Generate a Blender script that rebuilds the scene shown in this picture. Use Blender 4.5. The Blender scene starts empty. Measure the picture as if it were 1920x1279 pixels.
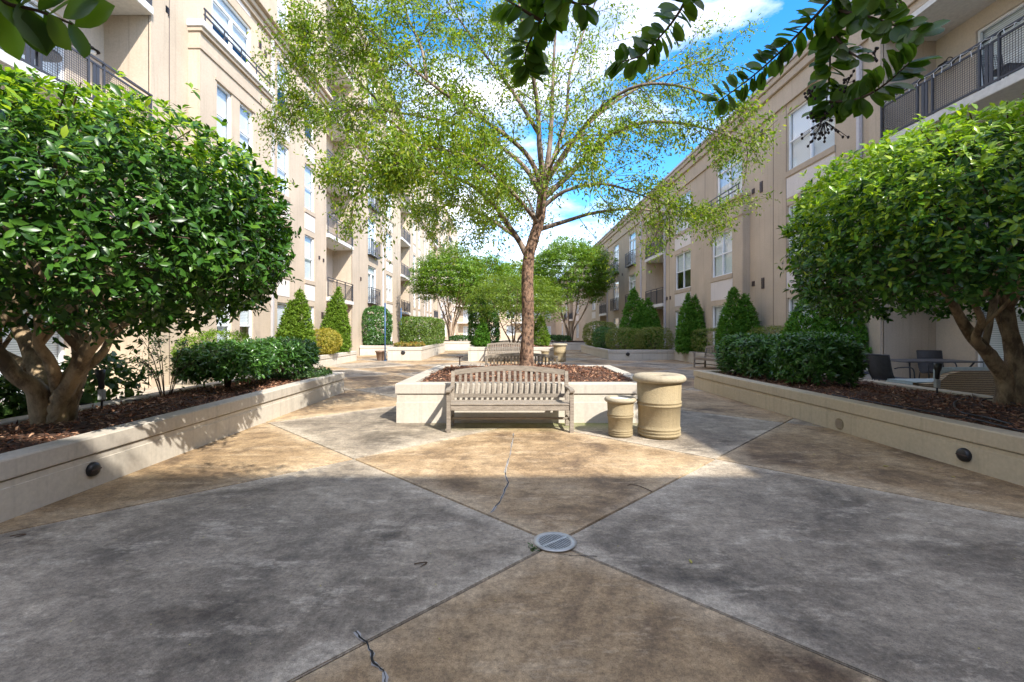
import bpy, bmesh, math, random
import numpy as np
from mathutils import Vector, Matrix
random.seed(7); rng = np.random.default_rng(7)
R = math.radians
scene = bpy.context.scene
col = scene.collection

# ---------------------------------------------------------------- camera
F, CX, CY, H = 853.0, 945.0, 621.0, 1.5          # focal length, vanishing point (pixels of the photo), eye height
cam_d = bpy.data.cameras.new('camera'); cam = bpy.data.objects.new('camera', cam_d); col.objects.link(cam)
cam.location = (0, 0, H); cam.rotation_euler = (R(90), 0, 0)
cam_d.sensor_width = 36; cam_d.lens = F/1920*36
cam_d.shift_x = (960-CX)/1920; cam_d.shift_y = -(639.5-CY)/1920
cam_d.clip_end = 2000; cam_d.clip_start = 0.05
scene.camera = cam
# ---------------------------------------------------------------- sky and sun
SUN = Vector((-1, 1.35, -1.52)).normalized()
elev = math.asin(-SUN.z); azim = math.atan2(-SUN.x, -SUN.y)
w = bpy.data.worlds.new('World'); scene.world = w; w.use_nodes = True
nt = w.node_tree; bg = nt.nodes['Background']
sky = nt.nodes.new('ShaderNodeTexSky'); sky.sky_type = 'NISHITA'; sky.sun_disc = False
sky.sun_elevation = elev; sky.sun_rotation = azim; sky.air_density = 1.0; sky.dust_density = 0.6; sky.ozone_density = 3.5
tc = nt.nodes.new('ShaderNodeTexCoord')
mp = nt.nodes.new('ShaderNodeMapping'); mp.inputs['Scale'].default_value = (1, 1, 2.4); mp.inputs['Location'].default_value = (3, 0, 0)
nz = nt.nodes.new('ShaderNodeTexNoise'); nz.inputs['Scale'].default_value = 2.3; nz.inputs['Detail'].default_value = 8; nz.inputs['Roughness'].default_value = .6
rp = nt.nodes.new('ShaderNodeValToRGB'); rp.color_ramp.elements[0].position = .43; rp.color_ramp.elements[1].position = .66
rp.color_ramp.elements[1].color = (.62, .62, .62, 1)
mx = nt.nodes.new('ShaderNodeMix'); mx.data_type = 'RGBA'
mx.inputs['B'].default_value = (8.6, 7.4, 6.1, 1)
L_ = nt.links.new
L_(tc.outputs['Generated'], mp.inputs['Vector']); L_(mp.outputs[0], nz.inputs['Vector']); L_(nz.outputs['Fac'], rp.inputs['Fac'])
L_(rp.outputs['Color'], mx.inputs['Factor']); hsv = nt.nodes.new('ShaderNodeHueSaturation'); hsv.inputs['Saturation'].default_value = 1.35; hsv.inputs['Value'].default_value = .85
L_(sky.outputs[0], hsv.inputs['Color']); L_(hsv.outputs[0], mx.inputs['A']); L_(mx.outputs['Result'], bg.inputs['Color'])
bg.inputs['Strength'].default_value = 0.15
sd = bpy.data.lights.new('sun', 'SUN'); sd.energy = 2.25; sd.angle = R(.53); sd.color = (1, .955, .88)
so = bpy.data.objects.new('sun', sd); col.objects.link(so); so.rotation_euler = SUN.to_track_quat('-Z', 'Y').to_euler(); so.location = (20, -25, 30)
vs = scene.view_settings; vs.view_transform = 'Standard'; vs.look = 'None'; vs.gamma = 1; vs.exposure = 1.92; vs.use_curve_mapping = False
try:
    scene.cycles.max_bounces = 8; scene.cycles.transparent_max_bounces = 12; scene.cycles.diffuse_bounces = 4
except Exception: pass

# ---------------------------------------------------------------- positions from pixels
def G(px, py, z=0.0):
    Y = F*(H-z)/(py-CY); return Vector(((px-CX)*Y/F, Y, z))
def A(px, py, Y): return Vector(((px-CX)*Y/F, Y, H-(py-CY)*Y/F))

# ---------------------------------------------------------------- materials
def new_mat(name):
    m = bpy.data.materials.new(name); m.use_nodes = True
    return m, m.node_tree, m.node_tree.nodes['Principled BSDF']
def nd(t, typ, **kw):
    n = t.nodes.new(typ)
    for k, v in kw.items(): setattr(n, k, v)
    return n
def ramp(t, stops):
    r = nd(t, 'ShaderNodeValToRGB'); e = r.color_ramp.elements
    while len(e) < len(stops): e.new(.5)
    for el, (p, c) in zip(e, stops): el.position = p; el.color = (*c, 1) if len(c) == 3 else c
    return r
def noise(t, vec, scale, detail=4, rough=.55):
    n = nd(t, 'ShaderNodeTexNoise'); n.inputs['Scale'].default_value = scale; n.inputs['Detail'].default_value = detail; n.inputs['Roughness'].default_value = rough
    if vec is not None: t.links.new(vec, n.inputs['Vector'])
    return n
def mixc(t, f, a, b, mode='MIX'):
    n = nd(t, 'ShaderNodeMix', data_type='RGBA', blend_type=mode)
    for inp, v in (('Factor', f), ('A', a), ('B', b)):
        if hasattr(v, 'node'): t.links.new(v, n.inputs[inp])
        elif inp == 'Factor': n.inputs[inp].default_value = v
        else: n.inputs[inp].default_value = (*v, 1)
    return n.outputs['Result']
def bump(t, b, h, strength=.3, dist=.02):
    n = nd(t, 'ShaderNodeBump'); n.inputs['Strength'].default_value = strength; n.inputs['Distance'].default_value = dist
    t.links.new(h, n.inputs['Height']); t.links.new(n.outputs[0], b.inputs['Normal'])
def pos(t, scale=None):
    g = nd(t, 'ShaderNodeNewGeometry'); o = g.outputs['Position']
    if scale:
        m = nd(t, 'ShaderNodeMapping'); m.inputs['Scale'].default_value = scale; t.links.new(o, m.inputs['Vector']); o = m.outputs[0]
    return o
def simple(name, c, rough=.5, metal=0.0, var=.15, scale=12, bmp=.1):
    m, t, b = new_mat(name); p = pos(t)
    n = noise(t, p, scale, 5)
    r = ramp(t, [(.3, tuple(x*(1-var) for x in c)), (.7, tuple(min(1, x*(1+var)) for x in c))])
    t.links.new(n.outputs['Fac'], r.inputs['Fac']); t.links.new(r.outputs['Color'], b.inputs['Base Color'])
    b.inputs['Roughness'].default_value = rough; b.inputs['Metallic'].default_value = metal
    if bmp: bump(t, b, noise(t, p, scale*8, 3).outputs['Fac'], bmp, .004)
    return m
def stucco(name, c, stain=.25, streak=.35, pit=140, pits=.22):
    m, t, b = new_mat(name); p = pos(t)
    n1 = noise(t, p, .55, 5); r1 = ramp(t, [(.3, tuple(x*(1-stain*.5) for x in c)), (.7, tuple(min(1, x*1.05) for x in c))])
    t.links.new(n1.outputs['Fac'], r1.inputs['Fac'])
    n2 = noise(t, pos(t, (5, 5, .22)), 1.6, 6, .65); r2 = ramp(t, [(.52, (0, 0, 0)), (.78, (streak,)*3)])
    t.links.new(n2.outputs['Fac'], r2.inputs['Fac'])
    c2 = mixc(t, r2.outputs['Color'], r1.outputs['Color'], tuple(x*.62 for x in c))
    n3 = noise(t, p, 26, 4); r3 = ramp(t, [(.3, (.9,)*3), (.7, (1.04,)*3)]); t.links.new(n3.outputs['Fac'], r3.inputs['Fac'])
    t.links.new(mixc(t, 1.0, c2, r3.outputs['Color'], 'MULTIPLY'), b.inputs['Base Color'])
    b.inputs['Roughness'].default_value = .92
    bump(t, b, noise(t, p, pit, 4).outputs['Fac'], pits, .004 if pit > 100 else .012)
    return m
def slab_mat(name, lo, mid, hi, edge):
    m, t, b = new_mat(name); p = pos(t)
    n1 = noise(t, pos(t, (1, .8, 1)), .8, 10, .7); n1.inputs['Distortion'].default_value = .5
    r1 = ramp(t, [(.37, lo), (.49, mid), (.63, hi)]); t.links.new(n1.outputs['Fac'], r1.inputs['Fac'])
    # worn paler margin along the joints
    o = nd(t, 'ShaderNodeTexCoord'); sx = nd(t, 'ShaderNodeSeparateXYZ'); t.links.new(o.outputs['Object'], sx.inputs[0])
    ab = []
    for k in 'XY':
        a = nd(t, 'ShaderNodeMath', operation='ABSOLUTE'); t.links.new(sx.outputs[k], a.inputs[0]); ab.append(a)
    mxn = nd(t, 'ShaderNodeMath', operation='MAXIMUM'); t.links.new(ab[0].outputs[0], mxn.inputs[0]); t.links.new(ab[1].outputs[0], mxn.inputs[1])
    n2 = noise(t, p, .9, 6, .6); ad = nd(t, 'ShaderNodeMath', operation='MULTIPLY_ADD'); t.links.new(n2.outputs['Fac'], ad.inputs[0]); ad.inputs[1].default_value = 1.3; t.links.new(mxn.outputs[0], ad.inputs[2])
    mr = nd(t, 'ShaderNodeMapRange'); mr.inputs['From Min'].default_value = 1.93; mr.inputs['From Max'].default_value = 2.15
    t.links.new(ad.outputs[0], mr.inputs['Value'])
    mm = nd(t, 'ShaderNodeMath', operation='MULTIPLY'); t.links.new(mr.outputs[0], mm.inputs[0]); mm.inputs[1].default_value = .8
    c1 = mixc(t, mm.outputs[0], r1.outputs['Color'], edge)
    # pale scuffed patches
    n5 = noise(t, pos(t, (.7, 1.6, 1)), 2.4, 11, .8); r5 = ramp(t, [(.53, (0, 0, 0)), (.60, (.6,)*3)]); t.links.new(n5.outputs['Fac'], r5.inputs['Fac'])
    c1 = mixc(t, r5.outputs['Color'], c1, edge)
    n3 = noise(t, pos(t, (6, 8, 1)), 1.3, 9, .68); r3 = ramp(t, [(.37, (.7,)*3), (.5, (1,)*3), (.63, (1.28,)*3)]); t.links.new(n3.outputs['Fac'], r3.inputs['Fac'])
    c2 = mixc(t, .8, c1, r3.outputs['Color'], 'MULTIPLY')
    n4 = noise(t, p, 36, 7, .85); r4 = ramp(t, [(.36, (.52,)*3), (.5, (1,)*3), (.64, (1.45,)*3)]); t.links.new(n4.outputs['Fac'], r4.inputs['Fac'])
    c3 = mixc(t, .85, c2, r4.outputs['Color'], 'MULTIPLY')
    n6 = noise(t, pos(t, (1, 1.6, 1)), .95, 9, .72); r6 = ramp(t, [(.52, (1, 1, 1)), (.62, (.68, .66, .64))]); t.links.new(n6.outputs['Fac'], r6.inputs['Fac'])
    c3 = mixc(t, 1., c3, r6.outputs['Color'], 'MULTIPLY')
    sp = nd(t, 'ShaderNodeSeparateXYZ'); t.links.new(p, sp.inputs[0])     # green algae film on the damp strip under the bench
    na = noise(t, p, 3.5, 6, .65); mk = na.outputs['Fac']
    for ax_, lo_, hi_ in (('Y', 6.75, 7.35), ('X', -1.3, -.2), ('X', 2.6, 1.6)):
        q = nd(t, 'ShaderNodeMapRange'); q.inputs['From Min'].default_value = lo_; q.inputs['From Max'].default_value = hi_; t.links.new(sp.outputs[ax_], q.inputs['Value'])
        mu = nd(t, 'ShaderNodeMath', operation='MULTIPLY'); t.links.new(mk, mu.inputs[0]); t.links.new(q.outputs[0], mu.inputs[1]); mk = mu.outputs[0]
    q = nd(t, 'ShaderNodeMapRange'); q.inputs['From Min'].default_value = 7.6; q.inputs['From Max'].default_value = 7.4; t.links.new(sp.outputs['Y'], q.inputs['Value'])
    mu = nd(t, 'ShaderNodeMath', operation='MULTIPLY'); t.links.new(mk, mu.inputs[0]); t.links.new(q.outputs[0], mu.inputs[1])
    mu2 = nd(t, 'ShaderNodeMath', operation='MULTIPLY'); t.links.new(mu.outputs[0], mu2.inputs[0]); mu2.inputs[1].default_value = 1.5; mu2.use_clamp = True
    c3 = mixc(t, mu2.outputs[0], c3, (.20, .22, .07))
    n7 = noise(t, p, 170, 2, .6); r7 = ramp(t, [(.34, (.45,)*3), (.42, (1,)*3), (.60, (1,)*3), (.68, (1.5,)*3)]); t.links.new(n7.outputs['Fac'], r7.inputs['Fac'])
    c3 = mixc(t, .8, c3, r7.outputs['Color'], 'MULTIPLY')
    t.links.new(c3, b.inputs['Base Color']); b.inputs['Roughness'].default_value = .8
    bump(t, b, n4.outputs['Fac'], .35, .005)
    return m
def leaf_mat(name, cols, rough=.4, transl=.35, spec=.5):
    m, t, b = new_mat(name)
    g = nd(t, 'ShaderNodeNewGeometry'); oi = nd(t, 'ShaderNodeObjectInfo')
    ad = nd(t, 'ShaderNodeMath', operation='ADD'); t.links.new(g.outputs['Random Per Island'], ad.inputs[0]); t.links.new(oi.outputs['Random'], ad.inputs[1])
    fr = nd(t, 'ShaderNodeMath', operation='FRACT'); t.links.new(ad.outputs[0], fr.inputs[0])
    n = len(cols); r = ramp(t, [(i/(n-1) if n > 1 else 0, c) for i, c in enumerate(cols)])
    t.links.new(fr.outputs[0], r.inputs['Fac']); t.links.new(r.outputs['Color'], b.inputs['Base Color'])
    b.inputs['Roughness'].default_value = rough; b.inputs['Specular IOR Level'].default_value = spec
    tr = nd(t, 'ShaderNodeBsdfTranslucent')
    c = mixc(t, 1.0, r.outputs['Color'], (1.5, 1.55, .6), 'MULTIPLY'); t.links.new(c, tr.inputs['Color'])
    ms = nd(t, 'ShaderNodeMixShader'); ms.inputs[0].default_value = transl
    t.links.new(b.outputs[0], ms.inputs[1]); t.links.new(tr.outputs[0], ms.inputs[2])
    t.links.new(ms.outputs[0], t.nodes['Material Output'].inputs['Surface'])
    return m
def bark(name, c1, c2, scale=9, strch=.35):
    m, t, b = new_mat(name); p = pos(t, (1, 1, strch))
    n = noise(t, p, scale, 8, .7); r = ramp(t, [(.40, c1), (.58, c2)]); t.links.new(n.outputs['Fac'], r.inputs['Fac'])
    t.links.new(r.outputs['Color'], b.inputs['Base Color']); b.inputs['Roughness'].default_value = .85
    bump(t, b, n.outputs['Fac'], .8, .03); return m
def glass():
    m, t, b = new_mat('window_glass')
    t.nodes.remove(b)
    tr = nd(t, 'ShaderNodeBsdfTransparent'); tr.inputs[0].default_value = (.9, .94, .95, 1)
    gl = nd(t, 'ShaderNodeBsdfGlossy'); gl.inputs['Roughness'].default_value = .02
    lw = nd(t, 'ShaderNodeLayerWeight'); lw.inputs['Blend'].default_value = .5
    pw = nd(t, 'ShaderNodeMath', operation='POWER'); t.links.new(lw.outputs['Facing'], pw.inputs[0]); pw.inputs[1].default_value = 3.0
    fr = nd(t, 'ShaderNodeMath', operation='MULTIPLY_ADD'); t.links.new(pw.outputs[0], fr.inputs[0]); fr.inputs[1].default_value = .6; fr.inputs[2].default_value = .06
    ms = nd(t, 'ShaderNodeMixShader'); t.links.new(fr.outputs[0], ms.inputs[0]); t.links.new(tr.outputs[0], ms.inputs[1]); t.links.new(gl.outputs[0], ms.inputs[2])
    t.links.new(ms.outputs[0], t.nodes['Material Output'].inputs['Surface']); return m
def blind():
    m, t, b = new_mat('window_blind'); p = pos(t)
    wv = nd(t, 'ShaderNodeTexWave', wave_type='BANDS', bands_direction='Z'); wv.inputs['Scale'].default_value = 6.2; wv.inputs['Distortion'].default_value = .2
    t.links.new(p, wv.inputs['Vector']); r = ramp(t, [(.1, (.5, .52, .54)), (.5, (.84, .85, .85))]); t.links.new(wv.outputs['Fac'], r.inputs['Fac'])
    t.links.new(r.outputs['Color'], b.inputs['Base Color']); b.inputs['Roughness'].default_value = .6; return m
def wood(name, c1, c2):
    m, t, b = new_mat(name); o = nd(t, 'ShaderNodeTexCoord')
    mpn = nd(t, 'ShaderNodeMapping'); mpn.inputs['Scale'].default_value = (2.2, 14, 14); t.links.new(o.outputs['Object'], mpn.inputs['Vector'])
    n = noise(t, mpn.outputs[0], 4, 8, .65); r = ramp(t, [(.3, c1), (.68, c2)]); t.links.new(n.outputs['Fac'], r.inputs['Fac'])
    oi = nd(t, 'ShaderNodeObjectInfo'); r2 = ramp(t, [(0, (.82,)*3), (1, (1.12,)*3)]); t.links.new(oi.outputs['Random'], r2.inputs['Fac'])
    t.links.new(mixc(t, 1., r.outputs['Color'], r2.outputs['Color'], 'MULTIPLY'), b.inputs['Base Color']); b.inputs['Roughness'].default_value = .8
    bump(t, b, n.outputs['Fac'], .35, .006); return m
def chips_mat():
    m, t, b = new_mat('mulch_chip'); g = nd(t, 'ShaderNodeNewGeometry')
    r = ramp(t, [(0, (.07, .03, .018)), (.35, (.19, .08, .042)), (.7, (.34, .16, .09)), (1, (.5, .32, .2))]); t.links.new(g.outputs['Random Per Island'], r.inputs['Fac'])
    t.links.new(r.outputs['Color'], b.inputs['Base Color']); b.inputs['Roughness'].default_value = .9; return m
def wicker():
    m, t, b = new_mat('wicker'); p = pos(t)
    wv = nd(t, 'ShaderNodeTexWave', wave_type='BANDS', bands_direction='Z'); wv.inputs['Scale'].default_value = 9; wv.inputs['Distortion'].default_value = 1.5; wv.inputs['Detail Scale'].default_value = 6
    t.links.new(p, wv.inputs['Vector']); r = ramp(t, [(.1, (.14, .09, .045)), (.8, (.44, .32, .18))]); t.links.new(wv.outputs['Fac'], r.inputs['Fac'])
    t.links.new(r.outputs['Color'], b.inputs['Base Color']); bump(t, b, wv.outputs['Fac'], .8, .015); b.inputs['Roughness'].default_value = .7; return m

M = dict(
    beige=stucco('beige_stucco', (.54, .435, .32), .35, .6), beige_in=stucco('recess_stucco', (.60, .505, .40), .2, .2),
    panel=stucco('pale_panel', (.70, .635, .58), .15, .3), trim=simple('trim_stucco', (.45, .36, .265), .9, var=.08),
    cream=stucco('cream_stucco', (.60, .54, .445), .35, .75), cap=stucco('cap_stucco', (.56, .50, .415), .4, .8),
    slabc=simple('balcony_concrete', (.66, .63, .58), .8, var=.1), white=simple('white_vinyl', (.8, .8, .8), .45, var=.03, bmp=0),
    glass=glass(), blind=blind(), rail=simple('dark_railing', (.055, .055, .062), .45, .2, .1, bmp=0), dark=simple('black_plastic', (.018, .018, .02), .4, var=.2, bmp=0),
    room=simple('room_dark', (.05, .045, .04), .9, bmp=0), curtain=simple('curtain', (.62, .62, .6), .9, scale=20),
    pipe=simple('downspout_metal', (.52, .49, .49), .5, .1, .06, bmp=0), vent=simple('vent_bronze', (.07, .045, .04), .6, bmp=0),
    tan=slab_mat('tan_concrete', (.135, .086, .047), (.325, .217, .112), (.465, .333, .19), (.49, .367, .228)),
    grey=slab_mat('grey_concrete', (.125, .102, .074), (.258, .211, .153), (.385, .317, .23), (.495, .417, .312)),
    joint=simple('joint_dirt', (.045, .042, .036), .95), crack=simple('crack_dark', (.03, .027, .022), .95, bmp=0), fill=simple('crack_filler', (.40, .38, .35), .9),
    bench=wood('weathered_teak', (.16, .13, .10), (.36, .305, .24)), brownwood=wood('brown_wood', (.10, .06, .035), (.2, .13, .08)),
    sandcream=stucco('tan_stucco', (.58, .485, .335), .35, .8), sandcap=stucco('tan_cap_stucco', (.57, .475, .33), .4, .85),
    urn=stucco('cast_sandstone', (.37, .29, .165), .7, .9, 60, .55), urnrim=stucco('cast_rim', (.42, .355, .245), .6, .8, 60, .55), sand=simple('ash_sand', (.6, .56, .48), .95),
    mulch=simple('mulch_soil', (.075, .036, .02), .95, var=.6, scale=30, bmp=1.), chips=chips_mat(),
    steel=simple('cast_steel', (.50, .49, .45), .45, .5, .2), hole=simple('drain_dark', (.01, .01, .01), .9, bmp=0), stone=simple('grey_box', (.45, .45, .43), .7),
    hose=simple('hose', (.03, .03, .033), .45, bmp=0), blue=simple('blue_paint', (.04, .10, .2), .4, bmp=0), terra=simple('pot_clay', (.2, .13, .09), .8),
    sling=simple('sling_fabric', (.06, .06, .065), .8), tabletop=simple('slate_top', (.09, .09, .095), .4), wicker=wicker(), cushion=simple('pale_cushion', (.42, .47, .44), .9),
    lampglass=simple('lamp_white', (.75, .73, .68), .3, bmp=0), roof=simple('roof_membrane', (.3, .29, .28), .9), string=simple('string_light', (.7, .7, .7), .5, bmp=0),
    elm_bark=bark('elm_bark', (.035, .018, .012), (.30, .18, .115), 20, .6), elm_limb=bark('elm_limb', (.11, .075, .05), (.27, .20, .15), 8), holly_bark=bark('holly_bark', (.12, .08, .045), (.40, .29, .17), 5, .5), myrtle_bark=bark('myrtle_bark', (.2, .13, .08), (.46, .34, .23), 5, .3),
    twig=simple('twig', (.10, .06, .035), .8), moss=simple('moss', (.08, .12, .03), .95),
    elm=leaf_mat('elm_leaf', [(.08, .15, .012), (.135, .225, .017), (.21, .30, .024), (.33, .355, .03)], .45, .5),
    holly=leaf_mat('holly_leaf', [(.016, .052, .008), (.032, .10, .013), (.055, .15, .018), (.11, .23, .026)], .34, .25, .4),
    hollylit=leaf_mat('holly_lit_leaf', [(.14, .27, .02), (.24, .38, .03), (.38, .48, .04)], .3, .4, .5),  # paler yellow-green: light on the crown tops put into the leaf colour
    laurel=leaf_mat('laurel_leaf', [(.03, .085, .016), (.06, .155, .025), (.12, .26, .045)], .28, .28, .6),
    conifer=leaf_mat('conifer_spray', [(.05, .145, .015), (.09, .225, .024), (.15, .30, .033)], .6, .25, .2),
    conifer_lime=leaf_mat('lime_spray', [(.08, .15, .014), (.13, .22, .02), (.19, .28, .028)], .6, .3, .2),
    hedge=leaf_mat('hedge_leaf', [(.05, .10, .014), (.10, .17, .02), (.17, .24, .03)], .45, .3),
    azalea=leaf_mat('azalea_leaf', [(.09, .12, .022), (.17, .21, .035), (.28, .29, .06)], .5, .25),
    yellow=leaf_mat('yellow_leaf', [(.22, .21, .025), (.34, .29, .03), (.42, .34, .05)], .5, .3),
    myrtle=leaf_mat('myrtle_leaf', [(.07, .15, .014), (.13, .23, .022), (.21, .31, .032)], .4, .4),
    nearleaf=leaf_mat('near_myrtle_leaf', [(.06, .13, .016), (.09, .18, .022), (.15, .24, .03)], .42, .5),
    maple=leaf_mat('maple_leaf', [(.08, .14, .014), (.13, .20, .02), (.19, .25, .028)], .5, .4),
    ivy=leaf_mat('groundcover_leaf', [(.03, .08, .02), (.06, .13, .03), (.1, .18, .045)], .45, .3),
    flower=leaf_mat('flower_petal', [(.4, .10, .02), (.08, .14, .03), (.45, .28, .04), (.10, .16, .03), (.3, .26, .05)], .6, .3), seed=simple('seed_pod', (.025, .012, .01), .7, bmp=0),
    dryleaf=simple('dry_leaf', (.42, .36, .08), .7),
)

# ---------------------------------------------------------------- object helpers
def tag(o, label, cat, group=None, kind=None):
    o['label'] = label; o['category'] = cat
    if group: o['group'] = group
    if kind: o['kind'] = kind
    return o
def link(name, me, mat=None, parent=None, loc=(0, 0, 0), rot=0.0):
    if mat is not None and not me.materials: me.materials.append(M[mat] if isinstance(mat, str) else mat)
    o = bpy.data.objects.new(name, me); col.objects.link(o); o.location = loc; o.rotation_euler = (0, 0, rot)
    if parent is not None: o.parent = parent
    return o
def thing(name, label, cat, loc=(0, 0, 0), rot=0.0, group=None):
    o = bpy.data.objects.new(name, None); col.objects.link(o); o.location = loc; o.rotation_euler = (0, 0, rot); o.empty_display_size = .2
    return tag(o, label, cat, group)
def copy_tree(o, parent=None):
    c = o.copy(); col.objects.link(c)
    if parent is not None: c.parent = parent
    for ch in list(o.children): copy_tree(ch, c)
    return c
class MB:
    def __init__(s, org=(0, 0, 0)): s.v = []; s.f = []; s.o = Vector(org)
    def add(s, vs, fs):
        n = len(s.v); s.v += [Vector(v)-s.o for v in vs]; s.f += [tuple(i+n for i in f) for f in fs]; return s
    def box(s, x0, x1, y0, y1, z0, z1):
        vs = [(x, y, z) for z in (z0, z1) for y in (y0, y1) for x in (x0, x1)]
        return s.add(vs, [(0, 2, 3, 1), (4, 5, 7, 6), (0, 1, 5, 4), (2, 6, 7, 3), (0, 4, 6, 2), (1, 3, 7, 5)])
    def bar(s, a, b, wd, ht, up=(0, 0, 1)):
        a, b = Vector(a), Vector(b); d = (b-a).normalized(); u = Vector(up); sd = d.cross(u)
        if sd.length < 1e-4: sd = d.cross(Vector((0, 1, 0)))
        sd.normalize(); u = sd.cross(d).normalized(); vs = []
        for p in (a, b):
            for i, j in ((-1, -1), (1, -1), (1, 1), (-1, 1)): vs.append(p+sd*i*wd/2+u*j*ht/2)
        return s.add(vs, [(3, 2, 1, 0), (4, 5, 6, 7), (0, 1, 5, 4), (1, 2, 6, 5), (2, 3, 7, 6), (3, 0, 4, 7)])
    def tube(s, pts, rad, n=6, wob=0.0):
        pts = [Vector(p) for p in pts]; vs = []; fs = []; ref = Vector((.3, .1, 1))
        for i, p in enumerate(pts):
            d = (pts[min(i+1, len(pts)-1)]-pts[max(i-1, 0)]).normalized()
            a = d.cross(ref)
            if a.length < .05: a = d.cross(Vector((1, 0, 0)))
            a.normalize(); b = d.cross(a)
            r = rad[i] if hasattr(rad, '__len__') else rad
            for k in range(n):
                t = 2*math.pi*k/n; rr = r*(1+wob*(math.sin(3*t+i*1.3)+.6*math.sin(5*t+i*.7)))
                vs.append(p+a*math.cos(t)*rr+b*math.sin(t)*rr)
        for i in range(len(pts)-1):
            for k in range(n): fs.append((i*n+k, i*n+(k+1) % n, (i+1)*n+(k+1) % n, (i+1)*n+k))
        fs += [tuple(range(n))[::-1], tuple((len(pts)-1)*n+k for k in range(n))]
        return s.add(vs, fs)
    def lathe(s, prof, n=32, c=(0, 0, 0), cap=True):
        vs = []; fs = []
        for r, z in prof:
            for k in range(n): t = 2*math.pi*k/n; vs.append((c[0]+r*math.cos(t), c[1]+r*math.sin(t), c[2]+z))
        for i in range(len(prof)-1):
            for k in range(n): fs.append((i*n+k, i*n+(k+1) % n, (i+1)*n+(k+1) % n, (i+1)*n+k))
        if cap: fs += [tuple(range(n))[::-1], tuple((len(prof)-1)*n+k for k in range(n))]
        return s.add(vs, fs)
    def raw(s, name):
        me = bpy.data.meshes.new(name); me.from_pydata([tuple(v) for v in s.v], [], s.f); return me
    def mesh(s, name='m', bevel=0, smooth=False, seg=2):
        me = bpy.data.meshes.new(name); me.from_pydata([tuple(v) for v in s.v], [], s.f); bm = bmesh.new(); bm.from_mesh(me)
        bmesh.ops.recalc_face_normals(bm, faces=bm.faces)
        if bevel: bmesh.ops.bevel(bm, geom=list(bm.edges), offset=bevel, segments=seg, affect='EDGES', clamp_overlap=True)
        bm.to_mesh(me); bm.free()
        if smooth:
            me.polygons.foreach_set('use_smooth', [True]*len(me.polygons)); 
        return me
    def build(s, name, mat, parent=None, bevel=0, smooth=False, loc=(0, 0, 0), rot=0.0, seg=2):
        o = link(name, s.mesh(name, bevel, smooth, seg), mat, parent, loc, rot)
        if smooth == 'auto':
            pass
        return o

# ---------------------------------------------------------------- foliage
T_OVAL = (np.array([(0, 0, 0), (-.40, .25, .07), (.40, .25, .07), (-.5, .58, .06), (.5, .58, .06), (0, 1, -.07), (0, .3, 0), (0, .65, .02)]),
          [(0, 6, 1), (0, 2, 6), (1, 6, 7, 3), (6, 2, 4, 7), (3, 7, 5), (7, 4, 5)])
T_DIA = (np.array([(0, 0, 0), (-.5, .45, .09), (0, 1, -.03), (.5, .45, .09)]), [(0, 3, 2), (0, 2, 1)])
T_SPRAY = (np.array([(0, 0, 0), (-.5, .7, .05), (-.18, .62, 0), (0, 1, -.04), (.2, .6, 0), (.5, .72, .05)]), [(0, 2, 1), (0, 4, 3), (0, 3, 2), (0, 5, 4)])
def unit(a): return a/np.maximum(np.linalg.norm(a, axis=-1, keepdims=True), 1e-9)
def rnd(n): return unit(rng.normal(size=(n, 3)))
def leaf_frames(D, N):
    D = unit(D); S = unit(np.cross(D, N)+1e-6); return D, unit(np.cross(S, D)), S
def leaf_mesh(name, P, D, N, L, W, tpl=T_DIA):
    V, Fs = tpl; n = len(P); k = len(V); D, N, S = leaf_frames(D, N)
    L = np.broadcast_to(L, (n,))[:, None, None]; W = np.broadcast_to(W, (n,))[:, None, None]
    co = P[:, None, :]+S[:, None, :]*V[None, :, 0:1]*W+D[:, None, :]*V[None, :, 1:2]*L+N[:, None, :]*V[None, :, 2:3]*L
    idx = np.concatenate([np.array(f) for f in Fs]); lens = np.array([len(f) for f in Fs])
    loops = (np.arange(n)[:, None]*k+idx[None, :]).ravel(); tot = np.tile(lens, n); starts = np.concatenate([[0], np.cumsum(tot)[:-1]])
    me = bpy.data.meshes.new(name); me.vertices.add(n*k); me.vertices.foreach_set('co', co.astype(np.float32).ravel())
    me.loops.add(len(loops)); me.loops.foreach_set('vertex_index', loops.astype(np.int32))
    me.polygons.add(len(starts)); me.polygons.foreach_set('loop_start', starts.astype(np.int32))
    me.update(calc_edges=True); me.validate()
    return me
def single_leaf(name, tpl, mat):
    V, Fs = tpl; me = bpy.data.meshes.new(name); me.from_pydata([tuple(v) for v in V], [], Fs); me.materials.append(M[mat])
    me.polygons.foreach_set('use_smooth', [True]*len(me.polygons)); return me
def leaf_objects(me, P, D, N, L, W, parent):
    D, N, S = leaf_frames(D, N)
    for i in range(len(P)):
        o = bpy.data.objects.new('leaf', me); col.objects.link(o); o.parent = parent
        l, w_ = float(L[i]), float(W[i])
        o.matrix_local = Matrix(((S[i, 0]*w_, D[i, 0]*l, N[i, 0]*l, P[i, 0]), (S[i, 1]*w_, D[i, 1]*l, N[i, 1]*l, P[i, 1]), (S[i, 2]*w_, D[i, 2]*l, N[i, 2]*l, P[i, 2]), (0, 0, 0, 1)))
def lump(p, f, ph):
    return (np.sin(p[:, 0]*f+ph)+np.sin(p[:, 1]*f*1.13+ph*1.7+1)+np.sin(p[:, 2]*f*1.21+ph*2.3+2)+.7*np.sin((p[:, 0]+p[:, 2])*f*2.1+ph)+.7*np.sin((p[:, 1]-p[:, 2])*f*2.3+ph*.6))/4.4
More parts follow.
